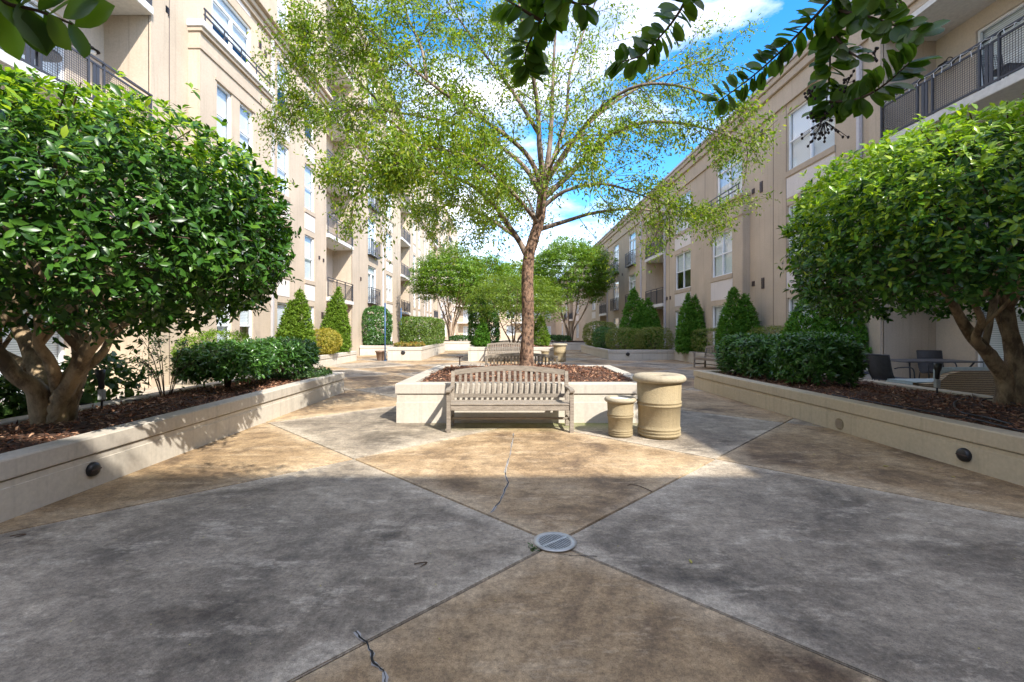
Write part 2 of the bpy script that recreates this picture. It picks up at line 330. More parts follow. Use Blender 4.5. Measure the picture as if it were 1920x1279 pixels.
def superq(n, r, e=2.0, zmin=-1.0, amp=.05, freq=3.0, ph=0.0):
    u = rnd(int(n*1.6)); s = (np.abs(u)**e).sum(1)**(-1/e); q = u*s[:, None]
    q = q[q[:, 2] > zmin][:n]; r = np.array(r); p = q*r
    nn = unit(np.sign(q)*np.abs(q)**(e-1)/r); p = p*(1+amp*lump(p, freq, ph))[:, None]
    return p, nn
def revolve(n, prof, amp=.06, freq=4.0, ph=0.0):
    zs = np.array([z for z, r in prof]); rs = np.array([r for z, r in prof])
    z = rng.uniform(zs[0], zs[-1], n*4); r = np.interp(z, zs, rs); k = rng.random(n*4) < (r+.05*rs.max())/(rs.max()*1.05); z, r = z[k][:n], r[k][:n]
    t = rng.uniform(0, 2*np.pi, len(z)); sl = (np.interp(z-.05, zs, rs)-np.interp(z+.05, zs, rs))/.1
    nn = unit(np.stack([np.cos(t), np.sin(t), np.clip(sl, -1, 1.5)], 1)); p = np.stack([r*np.cos(t), r*np.sin(t), z], 1)
    p[:, :2] *= (1+amp*lump(p, freq, ph))[:, None]; return p, nn
def clusters(p, nn, per, spread, up=.3, inward=.0, size=(.05, .02), jit=.25, tilt=.5):
    n = len(p); ax = unit(nn+np.array([0, 0, up])+.35*rng.normal(size=(n, 3))); p = p-nn*rng.random((n, 1))**1.7*inward
    P = np.repeat(p, per, 0); Ax = np.repeat(ax, per, 0); rad = rnd(n*per); rad = unit(rad-(rad*Ax).sum(1, keepdims=True)*Ax)
    D = unit(rad+Ax*(tilt+.45*rng.normal(size=(n*per, 1)))); N = unit(Ax*1.0-rad*tilt*.6+.25*rng.normal(size=(n*per, 3)))
    P = P+rad*spread*rng.random((n*per, 1))*.4+Ax*spread*rng.normal(size=(n*per, 1))*.4
    L = size[0]*(1+jit*rng.normal(size=n*per)).clip(.5, 1.6); W = L*size[1]/size[0]
    return P, D, N, L, W
def shrub(name, label, cat, base, p_n, per, mat, size, spread, up=.3, inward=.1, tpl=T_DIA, stem=True, group=None, stems=5, sr=.02, sh=.4, tilt=.5, core=None):
    """base = world point; p_n = surface samples relative to the base"""
    o = thing(name, label, cat, base, group=group); p, nn = p_n
    c = link('foliage', leaf_mesh('foliage', *clusters(p, nn, per, spread, up, inward, size, tilt=tilt), tpl), mat, o); c['kind'] = 'stuff'
    if stem:
        mb = MB()
        for i in range(stems):
            a = random.uniform(0, 6.28); e = Vector((math.cos(a)*sh*.7, math.sin(a)*sh*.7, sh*random.uniform(1.2, 1.8)))
            mb.tube([(0.03*math.cos(a), .03*math.sin(a), -.05), e*.5+Vector((0, 0, .05)), e], [sr, sr*.8, sr*.4], 5)
        mb.build('stem', 'twig', o, smooth=True)
    return o

# ================================================================ GROUND
g = MB().add([(-400, -400, -.06), (400, -400, -.06), (400, 400, -.06), (-400, 400, -.06)], [(0, 1, 2, 3)]).build('ground', 'joint'); g['kind'] = 'structure'
DR = Vector((.36, 3.22, 0)); SIDE = 3.0
pav = bpy.data.objects.new('courtyard_pavement', None); col.objects.link(pav); pav['kind'] = 'structure'
hs = SIDE/2-.006
slab_me = {}
for k in ('tan', 'grey'):
    me = MB().box(-hs, hs, -hs, hs, -.12, 0).mesh('slab', .006); me.materials.append(M[k]); slab_me[k] = me
slab_at = {}
e1, e2 = Vector((.7071, .7071, 0)), Vector((-.7071, .7071, 0))
for i in range(-6, 24):
    for j in range(-6, 24):
        c = DR+e1*(i+.5)*SIDE+e2*(j+.5)*SIDE
        if not (-10 < c.x < 11 and -4.8 < c.y < 64): continue
        o = link('concrete_slab', slab_me['tan' if (i+j) % 2 == 0 else 'grey'], None, pav, c, R(45)); slab_at[(i, j)] = (o, c)
far = MB().box(-12, 12, 62, 90, -.2, -.004).build('far_paving', 'grey', pav)
def ribbon(pts, wd, z=.003):
    mb = MB(); vs = []
    for i, p in enumerate(pts):
        d = (pts[min(i+1, len(pts)-1)]-pts[max(0, i-1)]).normalized(); s = Vector((-d.y, d.x, 0))*wd*random.uniform(.15, .8); vs += [(p.x+s.x, p.y+s.y, z), (p.x-s.x, p.y-s.y, z)]
    return mb.add(vs, [(2*i, 2*i+1, 2*i+3, 2*i+2) for i in range(len(pts)-1)])
def jag(pix, n=5, amp=.007):
    out = []; P = [G(*q) for q in pix]
    for a, b in zip(P, P[1:]):
        for k in range(n): out.append(a.lerp(b, k/n)+Vector((random.uniform(-amp, amp), random.uniform(-amp, amp), 0)))
    return out+[P[-1]]
def crack(pix, wd, ij, filler=True):
    so_, c = slab_at[ij]; pts = jag(pix)
    rot = Matrix.Rotation(-R(45), 3, 'Z')
    for nm, mt, ww, z in ((('crack_filler', 'fill', wd*2.2, .0025),) if filler else ())+(('crack', 'crack', wd, .005),):
        mb = ribbon(pts, ww, z); mb.v = [rot @ (v-c) for v in mb.v]; mb.build(nm, mt, so_)
crack([(963, 813), (958, 850), (946, 885), (953, 905), (938, 940), (920, 962)], .007, (0, 0))
crack([(668, 1185), (690, 1212), (700, 1240), (722, 1258), (724, 1290)], .008, (-1, -1))
crack([(1045, 1040), (1085, 1043), (1120, 1045)], .006, (-1, -1), False)
# drain
dr = thing('floor_drain', 'round grey metal floor drain grate where four slabs meet', 'drain', (DR.x, DR.y, 0))
MB().lathe([(.142, .002), (.152, .012), (.152, .014), (.118, .016), (.114, .012), (.114, .003)], 40, cap=False).build('frame', 'steel', dr, smooth=True)
MB().lathe([(.118, .004), (.001, .004)], 32, cap=False).build('well', 'hole', dr)
mb = MB().bar((-.117*.78, -.117*.62, .011), (.117*.78, .117*.62, .011), .016, .006)
dv = Vector((.78, .62, 0)).normalized(); nv = Vector((-dv.y, dv.x, 0))
for k in range(-5, 6):
    q = dv*k*.0195; hl = math.sqrt(max(0, .116**2-q.length_squared))
    if hl > .02:
        for s in (-1, 1): mb.bar(q+nv*.006*s+Vector((0, 0, .011)), q+nv*hl*s+Vector((0, 0, .011)), .0075, .005)
mb.build('grate_bars', 'steel', dr)
tag(link('moss_tuft', leaf_mesh('moss', *clusters(np.array([G(1001, 1032), G(999, 1026), G(1004, 1034)])+rng.normal(size=(3, 3))*[.006, .006, 0], np.tile([0, 0, 1.], (3, 1)), 25, .04, size=(.022, .008))), 'ivy'), 'tuft of green moss at the edge of the round drain', 'moss', kind='stuff')

# ================================================================ PLANTERS
def offset_poly(P, d):
    n = len(P); out = []
    for i in range(n):
        a, b, c = Vector(P[i-1][:2]), Vector(P[i][:2]), Vector(P[(i+1) % n][:2])
        d1 = (b-a).normalized(); d2 = (c-b).normalized(); n1 = Vector((-d1.y, d1.x)); n2 = Vector((-d2.y, d2.x)); bis = (n1+n2); bis = bis/(1+n1.dot(n2)); out.append(b+bis*d)
    return out
def loft(P, prof):
    mb = MB(); n = len(P); vs = []
    for d, z in prof:
        vs += [(q.x, q.y, z) for q in offset_poly(P, d)]
    fs = [(k*n+i, k*n+(i+1) % n, (k+1)*n+(i+1) % n, (k+1)*n+i) for k in range(len(prof)-1) for i in range(n)]
    return mb.add(vs, fs)
def inside(P, x, y):
    c = False; n = len(P)
    for i in range(n):
        (x1, y1), (x2, y2) = P[i-1][:2], P[i][:2]
        if (y1 > y) != (y2 > y) and x < (x2-x1)*(y-y1)/(y2-y1)+x1: c = not c
    return c
def planter(label, P, h, cw=.2, mound=.0, chips=0, chipL=.05, group='stucco planters of the courtyard', vis=None, mats=('cream', 'cap')):
    cx = sum(p[0] for p in P)/len(P); cy = sum(p[1] for p in P)/len(P); o = thing('raised_planter', label, 'planter', (cx, cy, 0), group=group)
    Q = [(p[0]-cx, p[1]-cy) for p in P]; b = .165 if h < .6 else .17
    loft(Q, [(0, -.05), (0, h*.52), (.006, h*.52+.004), (.006, h-b-.012), (.03, h-b-.012), (.03, h-b+.004)]).build('wall', mats[0], o)
    loft(Q, [(.03, h-b), (-.012, h-b+.002), (-.016, h-b+.012), (-.016, h-.014), (-.004, h), (cw-.01, h), (cw, h-.012), (cw, h-.25)]).build('cap', mats[1], o)
    I = offset_poly(Q, cw-.01); xs = [q.x for q in I]; ys = [q.y for q in I]; Il = [tuple(q) for q in I]
    nx = max(2, int((max(xs)-min(xs))/.12)); ny = max(2, int((max(ys)-min(ys))/.12)); nx, ny = min(nx, 60), min(ny, 120)
    hz = h-.055
    def hgt(x, y):
        u = (x-min(xs))/(max(xs)-min(xs)); v = (y-min(ys))/(max(ys)-min(ys)); m_ = max(0, math.sin(math.pi*min(max(u, 0), 1))*math.sin(math.pi*min(max(v, 0), 1)))**.7
        return hz+mound*m_+.014*math.sin(x*5.1+y*3)+.011*math.sin(x*11-y*9+2)
    if len(P) == 4:
        vs = []; fs = []
        for j in range(ny+1):
            for i in range(nx+1):
                u, v = i/nx, j/ny; a = I[0].lerp(I[1], u); c = I[3].lerp(I[2], u); q = a.lerp(c, v); vs.append((q.x, q.y, hgt(q.x, q.y)))
        fs = [(j*(nx+1)+i, j*(nx+1)+i+1, (j+1)*(nx+1)+i+1, (j+1)*(nx+1)+i) for j in range(ny) for i in range(nx)]
        MB().add(vs, fs).build('mulch_bed', 'mulch', o, smooth=True)
    else:
        MB().add([(q.x, q.y, hz) for q in I], [tuple(range(len(I)))]).build('mulch_bed', 'mulch', o)
    if chips:
        pts = []
        x0, x1, y0, y1 = min(xs), max(xs), min(ys), max(ys)
        if vis: y0, y1 = vis[0]-cy, vis[1]-cy
        while len(pts) < chips:
            x, y = random.uniform(x0, x1), random.uniform(y0, y1)
            if inside(Il, x, y): pts.append((x, y, hgt(x, y)+random.uniform(0, .02)))
        p = np.array(pts); n = len(p); D = rnd(n); D[:, 2] *= .35; N = unit(np.array([0, 0, 1.])+.5*rng.normal(size=(n, 3)))
        L = chipL*rng.uniform(.5, 1.5, n); c = link('mulch_chips', leaf_mesh('mulch_chips', p, D, N, L, L*rng.uniform(.2, .4, n)), 'chips', o); c['kind'] = 'stuff'
    return o, (cx, cy), hgt
ctr, cc, chgt = planter('square raised stucco planter with mulch around the big central tree', [(-1.76, 7.44), (2.52, 7.44), (2.66, 11.5), (-1.66, 11.5)], .645, .24, .16, 9000, .055)
lpl, lc, lhgt = planter('long low stucco planter on the left under the dark glossy tree', [(-5.75, -3), (-3.94, -3), (-3.94, 11.2), (-5.75, 11.2)], .49, .22, .05, 9000, .055, vis=(2.5, 11))
rpl, rc, rhgt = planter('long low stucco planter on the right under the pruned tree', [(5.02, -3), (7.75, -3), (7.75, 12), (5.02, 12)], .475, .22, .05, 11000, .055, vis=(3, 11.8), mats=('sandcream', 'sandcap'))
planter('low planter strip at the foot of the left building with pointed conifers', [(-9.0, 12.5), (-7.55, 12.5), (-7.55, 23.3), (-9.0, 23.3)], .49, .18, .03, 900)
planter('low planter wall with rounded dark shrub by the left building', [(-9.0, 28.4), (-7.1, 28.4), (-7.1, 36), (-9.0, 36)], .6, .18)
fpl, fc, _ = planter('stucco box planter holding orange flowers and a clipped hedge', [(-5.97, 23.3), (-4.23, 23.3), (-4.3, 33), (-6.0, 33)], .68, .2)
planter('far stucco planter below the left crape myrtle', [(-6.5, 35.5), (-2.3, 35.5), (-2.3, 41), (-6.5, 41)], .7, .2)
bpl, bc, _ = planter('square stucco planter behind the second bench', [(-1.8, 22.85), (3.1, 22.85), (3.1, 27.2), (-1.8, 27.2)], .7, .24, .1, 2500, .07)
p2, p2c, _ = planter('angled stucco planter with azalea hedge by the right building', [(5.44, 23.7), (8.95, 23.9), (8.75, 12.2), (9.98, 12.2), (9.98, 33), (5.58, 33)], .52, .2)
planter('far stucco planter below the right crape myrtle', [(2.6, 36), (9.0, 36), (9.0, 43), (2.6, 43)], .6, .2, .1)

def step_light(par, pc, loc, nrm, r=.06, name='step_light'):
    """round louvred light set in a planter wall"""
    n = Vector(nrm); a = math.atan2(n.y, n.x)
    mb = MB(); prof = [(r*1.0, 0), (r*1.0, .012), (r*.92, .03), (r*.6, .042), (.002, .045)]
    mb.lathe(prof, 24, cap=False); rot = Matrix.Rotation(a, 3, 'Z') @ Matrix.Rotation(R(90), 3, 'Y')
    mb.v = [rot @ v for v in mb.v]
    o = mb.build(name, 'dark', par, smooth=True, loc=(loc[0]-pc[0], loc[1]-pc[1], loc[2]))
    s = Vector((-n.y, n.x, 0)); MB().bar(s*-r*.8+n*.030, s*r*.8+n*.030, .036, .014).build('louvre', 'vent', o, bevel=.003)
pt = A(172, 880, F*3.94/(CX-172)); step_light(lpl, lc, (-3.935, pt.y, pt.z), (1, 0, 0), .068)
pt = A(1810, 853, F*5.02/(1810-CX)); step_light(rpl, rc, (5.015, pt.y, pt.z), (-1, 0, 0), .075)
step_light(fpl, fc, (A(756, 661, 23.3).x, 23.295, A(756, 661, 23.3).z), (0, -1, 0), .11)
step_light(p2, p2c, (A(1177, 664, 23.72).x, 23.705, A(1177, 664, 23.72).z), (0, -1, 0), .1)
pt = A(1574, 795, F*5.02/(1574-CX)); mb = MB().lathe([(.085, 0), (.085, .006), (.07, .008), (.002, .008)], 24, cap=False); rot = Matrix.Rotation(R(-90), 3, 'Y'); mb.v = [rot @ v for v in mb.v]
vo = mb.build('vent_cover', 'urn', rpl, loc=(5.02-rc[0], pt.y-rc[1], pt.z)); mb = MB()
for k in range(-4, 5): mb.bar((-.011, k*.016, -.06), (-.011, k*.016, .06), .005, .004, (1, 0, 0))
mb.build('slat', 'trim', vo)

# ================================================================ BENCH
def make_bench(label):
    o = thing('garden_bench', label, 'bench', group='slatted wooden benches'); Wd = .91
    def part(n, mb, bv=.004): return mb.build(n, 'bench', o, bevel=bv)
    for s in (-1, 1):
        part('front_leg', MB().box(s*Wd-.03, s*Wd+.03, -.03, .03, 0, .60))
        mb = MB().bar((s*Wd, .50, 0), (s*Wd, .50, .42), .06, .06, (0, 1, 0)); part('rear_leg', mb)
        part('back_post', MB().bar((s*(Wd-.002), .50, .415), (s*(Wd-.002), .58, .86), .058, .055, (0, 1, 0)))
        mb = MB(); pts = [(-.07, .615), (.1, .635), (.3, .62), (.54, .615)]
        for a, b in zip(pts, pts[1:]): mb.bar((s*Wd, a[0], a[1]), (s*Wd, b[0]+.004, b[1]), .075, .032)
        part('armrest', mb, .003); part('side_stretcher', MB().bar((s*Wd, .03, .16), (s*Wd, .475, .16), .028, .05)); part('seat_rail', MB().bar((s*Wd, .03, .365), (s*Wd, .475, .365), .035, .07))
    for k in range(6): part('seat_slat', MB().box(-Wd-.02 if k else -Wd+.033, Wd+.02 if k else Wd-.033, -.02+k*.084, .054+k*.084, .405-.004*min(k, 4), .428-.004*min(k, 4)))
    part('front_apron', MB().box(-Wd+.032, Wd-.032, -.012, .014, .325, .40)); part('rear_apron', MB().box(-Wd+.032, Wd-.032, .485, .51, .33, .40)); part('long_stretcher', MB().box(-Wd+.018, Wd-.018, .24, .27, .145, .18))
    yb = lambda z: .50+(z-.415)*.08/.445
    part('lower_back_rail', MB().box(-Wd+.03, Wd-.03, yb(.475)-.018, yb(.475)+.018, .445, .505))
    arc = lambda x: .84+.072*math.cos(x/Wd*math.pi/2)
    mb = MB(); n = 22; vs = []
    for k in range(n+1):
        x = -Wd+.028+(2*Wd-.056)*k/n; z = arc(x); y = yb(z)
        vs += [(x, y-.02, z-.045), (x, y+.02, z-.045), (x, y+.022, z+.035), (x, y-.018, z+.035)]
    fs = [(4*k+i, 4*k+(i+1) % 4, 4*k+4+(i+1) % 4, 4*k+4+i) for k in range(n) for i in range(4)]+[(0, 1, 2, 3), (4*n+3, 4*n+2, 4*n+1, 4*n)]
    part('top_rail', mb.add(vs, fs), 0)
    ns = 19
    for k in range(ns):
        x = -Wd+.03+(2*Wd-.06)*(k+1)/(ns+1); part('back_slat', MB().bar((x, yb(.49), .49), (x, yb(arc(x)-.03), arc(x)-.03), .042, .014, (0, 1, 0)), .002)
    return o
b0 = make_bench('weathered slatted bench facing the camera in front of the central planter'); b0.location = (.09, 6.73, 0)
for lab, loc, rz in (('slatted bench facing away behind the central planter mulch', (.45, 12.22, 0), 180), ('slatted bench facing the camera by the far square planter', (.1, 22.1, 0), 0),
                     ('far slatted bench facing away behind the second square planter', (.3, 27.9, 0), 180), ('slatted bench facing left beside the right laurel hedge', (8.05, 17.9, 0), -78)):
    c = copy_tree(b0); c.location = loc; c.rotation_euler.z = R(rz); c['label'] = lab

# ================================================================ BINS
def big_bin(label, loc):
    o = thing('litter_bin', label, 'bin', loc, group='tall cast stone litter bins')
    pr = [(.0, 0), (.262, 0), (.275, .02)]
    for k in range(3): z = .03+k*.042; pr += [(.285, z), (.297, z+.012), (.297, z+.022), (.285, z+.034)]
    pr += [(.284, .18), (.291, .44), (.306, .45), (.308, .462), (.296, .476), (.296, .484), (.308, .494), (.309, .508), (.296, .52), (.305, .78), (.30, .79)]
    MB().lathe(pr, 48, cap=False).build('body', 'urn', o, smooth=True)
    rim = [(.295, .775), (.335, .782), (.362, .805), (.368, .83), (.360, .855), (.335, .878), (.30, .888), (.25, .884), (.12, .872), (.105, .86), (.10, .76)]
    lid = MB().lathe(rim, 48, cap=False).build('lid', 'urnrim', o, smooth=True)
    MB().lathe([(.102, .80), (.001, .80)], 24, cap=False).build('opening', 'hole', lid)
    return o
def small_bin(label, loc):
    o = thing('ash_urn', label, 'ash urn', loc, group='short cast stone ash urns')
    pr = [(0, 0), (.152, 0), (.162, .012)]
    for k in range(3): z = .018+k*.03; pr += [(.166, z), (.174, z+.008), (.174, z+.016), (.166, z+.026)]
    pr += [(.167, .12), (.175, .275), (.185, .282), (.186, .292), (.178, .3), (.178, .305), (.187, .314), (.187, .324), (.178, .332), (.186, .49)]
    MB().lathe(pr, 40, cap=False).build('body', 'urn', o, smooth=True)
    MB().lathe([(.18, .485), (.205, .49), (.224, .508), (.226, .525), (.214, .546), (.19, .555), (.16, .55), (.145, .53)], 40, cap=False).build('rim', 'urnrim', o, smooth=True)
    MB().lathe([(.15, .538), (.001, .541)], 30, cap=False).build('sand', 'sand', o, smooth=True)
big_bin('tall sandstone coloured litter bin beside the front bench', (2.22, 6.52, 0)); small_bin('short sandstone ash urn between front bench and tall bin', (1.67, 6.53, 0))
big_bin('far tall litter bin by the second square planter', (2.75, 22.4, 0)); small_bin('far short ash urn next to the far litter bin', (2.02, 22.4, 0))

# ================================================================ BUILDINGS
FL = [0, 3.25, 6.5, 9.75, 13.0, 16.25]
class Facade:
    """u runs along the wall (world Y), d is outwards into the court"""
    def __init__(s, root, X, sign): s.r = root; s.X = X; s.s = sign; s.o = root.location.copy(); s.holes = []
    def P(s, u, z, d): return (s.X+s.s*d, u, z)
    def box(s, mb, u0, u1, z0, z1, d0, d1): mb.o = s.o; x = sorted((s.X+s.s*d0, s.X+s.s*d1)); return mb.box(x[0], x[1], u0, u1, z0, z1)
    def bx(s, name, mat, u0, u1, z0, z1, d0, d1, bevel=0): return s.box(MB(), u0, u1, z0, z1, d0, d1).build(name, mat, s.r, bevel=bevel)
    def wall(s, u0, u1, z0, z1, holes, d=0.0, rev=.16, mat='beige', name='wall'):
        us = sorted({u0, u1, *[max(u0, min(u1, h[k])) for h in holes for k in (0, 1)]}); zs = sorted({z0, z1, *[max(z0, min(z1, h[k])) for h in holes for k in (2, 3)]})
        mb = MB(s.o)
        for a, b in zip(us, us[1:]):
            run = None
            for c, e in zip(zs, zs[1:]):
                m = ((a+b)/2, (c+e)/2)
                if any(h[0] < m[0] < h[1] and h[2] < m[1] < h[3] for h in holes): continue
                mb.add([s.P(a, c, d), s.P(b, c, d), s.P(b, e, d), s.P(a, e, d)], [(0, 1, 2, 3)])
        for h in holes:
            r = h[4] if len(h) > 4 else rev
            q = [(h[0], h[2]), (h[1], h[2]), (h[1], h[3]), (h[0], h[3])]
            for k in range(4):
                a, b = q[k], q[(k+1) % 4]; mb.add([s.P(a[0], a[1], d), s.P(b[0], b[1], d), s.P(b[0], b[1], d-r), s.P(a[0], a[1], d-r)], [(0, 1, 2, 3)])
        return mb.build(name, mat, s.r)
WIN = {}
def window_meshes(kind, wd, h):
    key = (kind, round(wd, 2), round(h, 2))
    if key in WIN: return WIN[key]
    mb = MB(); a = wd/2; fw = .055; x0, x1 = -.13, -.055
    mb.box(x0, x1, -a, -a+fw, 0, h).box(x0, x1, a-fw, a, 0, h).box(x0, x1-.002, -a+fw, a-fw, 0, fw).box(x0, x1-.002, -a+fw, a-fw, h-fw, h)
    if kind in ('double', 'single'):
        cells = [(-a+fw, a-fw)] if kind == 'single' else [(-a+fw, -.035), (.035, a-fw)]
        if kind == 'double': mb.box(x0, x1-.001, -.035, .035, fw, h-fw)
        for u0, u1 in cells: mb.box(x0+.01, x1-.012, u0, u1, h*.5-.025, h*.5+.025)
    elif kind == 'french':
        mb.box(x0, x1-.001, -a+fw, a-fw, h*.8-.03, h*.8+.03).box(x0, x1-.003, -.05, .05, fw, h*.8-.03)
        for s in (-1, 1): mb.box(x0+.01, x1-.01, min(s*(a-fw), s*(a-fw-.07)), max(s*(a-fw), s*(a-fw-.07)), fw, h*.8-.03)
    elif kind == 'slider': mb.box(x0, x1-.001, -.04, .04, fw, h-fw)
    fr = mb.mesh('window'); fr.materials.append(M['white'])
    pn = MB().add([(-.095, -a+.02, .02), (-.095, a-.02, .02), (-.095, a-.02, h-.02), (-.095, -a+.02, h-.02)], [(0, 1, 2, 3)]).raw('pane'); pn.materials.append(M['glass'])
    bl = []
    for f in (0.0, .0, .0, .48):
        z = .05+f*(h-.1); m = MB().add([(-.165, -a+.03, z), (-.165, a-.03, z), (-.165, a-.03, h-.03), (-.165, -a+.03, h-.03)], [(0, 1, 2, 3)]).raw('blind'); m.materials.append(M['blind']); bl.append(m)
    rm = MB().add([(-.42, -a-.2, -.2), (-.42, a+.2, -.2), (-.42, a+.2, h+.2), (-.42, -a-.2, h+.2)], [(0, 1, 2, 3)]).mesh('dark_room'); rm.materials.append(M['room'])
    WIN[key] = (fr, pn, bl, rm); return WIN[key]
def window(fa, kind, u0, u1, z0, z1, d=0.0, name='window', blind=True):
    fr, pn, bl, rm = window_meshes(kind, u1-u0, z1-z0)
    o = link(name, fr, None, fa.r, Vector(fa.P((u0+u1)/2, z0, d))-fa.o, 0 if fa.s > 0 else math.pi)
    link('pane', pn, None, o); link('dark_room', rm, None, o)
    if blind: link('blind', random.choice(bl), None, o)
    return o
def sills(fa, u0, u1, zs, zh, d=0.0, panel=True, pz=None):
    fa.bx('sill', 'trim', u0-.05, u1+.05, zs-.20, zs-.005, d-.02, d+.045, .006)
    if panel and pz is not None:
        fa.bx('panel', 'panel', u0-.02, u1+.02, pz, zs-.235, d-.03, d+.012); fa.bx('panel_head', 'beige', u0-.04, u1+.04, zs-.235, zs-.2, d-.03, d+.02)
RAILS = {}
def railing_mesh(wd, h=1.02, ret=0.0, sp=.11):
    key = (round(wd, 2), h, ret)
    if key in RAILS: return RAILS[key]
    mb = MB(); a = wd/2
    mb.box(-.03, .03, -a, a, h-.035, h).box(-.015, .015, -a, a, h-.16, h-.13).box(-.015, .015, -a, a, .06, .09)
    n = max(2, round(wd/1.25))
    for k in range(n+1): y = -a+.02+(wd-.04)*k/n; mb.box(-.022, .022, y-.022, y+.022, 0, h-.03)
    k = -a+sp
    while k < a-.03: mb.box(-.008, .008, k-.008, k+.008, .09, h-.13); k += sp
    if ret:
        for s in (-1, 1):
            y = s*(a-.02)
            mb.box(-ret, -.03, y-.015, y+.015, h-.03, h-.004).box(-ret, -.02, y-.012, y+.012, .06, .09); k = -.12
            while k > -ret: mb.box(k-.008, k+.008, y-.008, y+.008, .09, h-.03); k -= .11
    me = mb.mesh('railing'); me.materials.append(M['rail']); RAILS[key] = me; return me
def mesh_panels(wd, h=1.02):
    """wire infill between flat bars for the near balconies"""
    mb = MB(); a = wd/2; n = max(2, round(wd/1.45)); seg = wd/n
    rl = MB().box(-.035, .035, -a, a, h-.04, h).box(-.018, .018, -a, a, h-.16, h-.12).box(-.018, .018, -a, a, .05, .09)
    for k in range(n):
        y0 = -a+k*seg; y1 = y0+seg; g_ = .34 if k < n-1 else 0
        for y in (y0+.02, y1-g_-.02): rl.box(-.02, .02, y-.02, y+.02, 0, h-.03)
        if g_:
            for q in (.11, .2): rl.box(-.01, .01, y1-q-.035-.02, y1-q+.035-.02, .09, h-.12)
        y = y0+.06
        while y < y1-g_-.05: mb.box(-.003, .003, y-.003, y+.003, .09, h-.12); y += .05
        z = .12
        while z < h-.13: mb.box(-.0035, .0035, y0+.04, y1-g_-.04, z-.003, z+.003); z += .05
    r = rl.mesh('railing'); r.materials.append(M['rail']); m = mb.mesh('wire_mesh'); m.materials.append(M['rail']); return r, m
def recess(fa, u0, u1, floors, top, dep=1.2, wire=False, base=0.0, doors=True, first_open=True):
    """inset balconies stacked in one bay"""
    dz = [(f+.06, f+2.25) for f in floors]
    du0, du1 = (u0+.5, u1-1.0)
    fa.wall(u0, u1, base, top, [(du0, du1, a, b, .15) for a, b in dz], d=-dep, mat='beige_in', name='recess_wall')
    for u in (u0, u1):
        MB(fa.o).add([fa.P(u, base, 0), fa.P(u, base, -dep), fa.P(u, top, -dep), fa.P(u, top, 0)], [(0, 1, 2, 3)]).build('recess_side', 'beige', fa.r)
    for a, b in dz: window(fa, 'slider', du0, du1, a, b, -dep, 'balcony_door')
    for f in floors[(0 if floors[0] > .5 else 1):]:
        s = fa.bx('balcony', 'slabc', u0+.004, u1-.004, f-.2, f, -dep+.004, .12, .01)
        me = mesh_panels(u1-u0) if wire else (railing_mesh(u1-u0-.04), None)
        loc = Vector(fa.P((u0+u1)/2, f, .06))-fa.o; rz = 0 if fa.s > 0 else math.pi
        r_ = link('railing', me[0], None, s, loc, rz)
        if me[1]: link('wire_mesh', me[1], None, s, loc, rz)
    fa.bx('recess_ceiling', 'slabc', u0+.004, u1-.004, top-.15, top-.002, -dep+.004, -.01)
def lamp(fa, u, z, d):
    mb = MB(fa.o); c = Vector(fa.P(u, z, d)); out = Vector((fa.s, 0, 0))
    pts = [c+out*(.02+.20*(1-math.cos(t))*.5*1.0)+Vector((0, 0, .13*math.sin(t))) for t in [i*math.pi/8 for i in range(9)]]
    mb.tube(pts, .012, 6); o = mb.build('wall_lamp', 'dark', fa.r, smooth=True)
    q = c+out*.24; MB(fa.o).lathe([(.03, .03), (.05, .0), (.15, -.06), (.155, -.07), (.14, -.066)], 20, q, cap=False).build('lamp_shade', 'dark', o, smooth=True)
    MB(fa.o).lathe([(.07, -.06), (.085, -.1), (.06, -.15), (.002, -.16)], 16, q, cap=False).build('lamp_globe', 'lampglass', o, smooth=True)
def pipe(fa, u, z1, d=0.0):
    fa.bx('downspout', 'pipe', u-.06, u+.06, 0, z1, d+.01, d+.11, .012)
def vents(fa, lst, d=0.0):
    for u, z, w_, h in lst:
        v = fa.bx('vent', 'vent', u-w_/2, u+w_/2, z-h/2, z+h/2, d-.005, d+.035, .004)
        mb = MB()
        for k in (-1, 0, 1): fa.box(mb, u-w_*.42, u+w_*.42, z+k*h*.27-.008, z+k*h*.27+.008, d+.03, d+.045)
        mb.build('vent_blade', 'dark', v)
def juliet(fa, u0, u1, z, d=0.0):
    link('juliet_railing', railing_mesh(u1-u0, 1.05, .22), None, fa.r, Vector(fa.P((u0+u1)/2, z, d+.24))-fa.o, 0 if fa.s > 0 else math.pi)
    fa.bx('juliet_base', 'rail', u0, u1, z-.03, z+.012, d+.0, d+.26)

LX, RX = -9.05, 10.0
Lp = lambda px: F*9.05/(CX-px)
Rp = lambda px: F*10.0/(px-CX)
# ---- left building
lb = thing('apartment_building', 'tall beige stucco apartment building along the left side of the courtyard', 'building', (LX, 40, 0)); fl = Facade(lb, LX, 1)
LT = 20.2; holes = []; wins = []
def add_col(fa, holes, wins, kind, u0, u1, floors, zs=.62, zh=2.67, panel=True):
    for f in floors: holes.append((u0, u1, f+zs, f+zh)); wins.append((kind, u0, u1, f+zs, f+zh, panel, f))
A0, A1, B0, B1 = Lp(520), Lp(542), Lp(571.5), Lp(589.5)
F5 = FL[:]
add_col(fl, holes, wins, 'single', A0, A1, FL); add_col(fl, holes, wins, 'single', B0, B1, FL)
add_col(fl, holes, wins, 'double', 14.0, 16.2, FL[4:])
holes.append((14.1, 16.3, 10.2, 12.35)); wins.append(('french', 14.1, 16.3, 10.2, 12.35, False, 0))
Jl = []
for u in (30.3, 65.2): add_col(fl, holes, wins, 'french', u, u+1.9, FL, .15, 2.67, False); Jl.append(u)
for u in (35.0, 69.5): add_col(fl, holes, wins, 'double', u, u+1.9, FL)
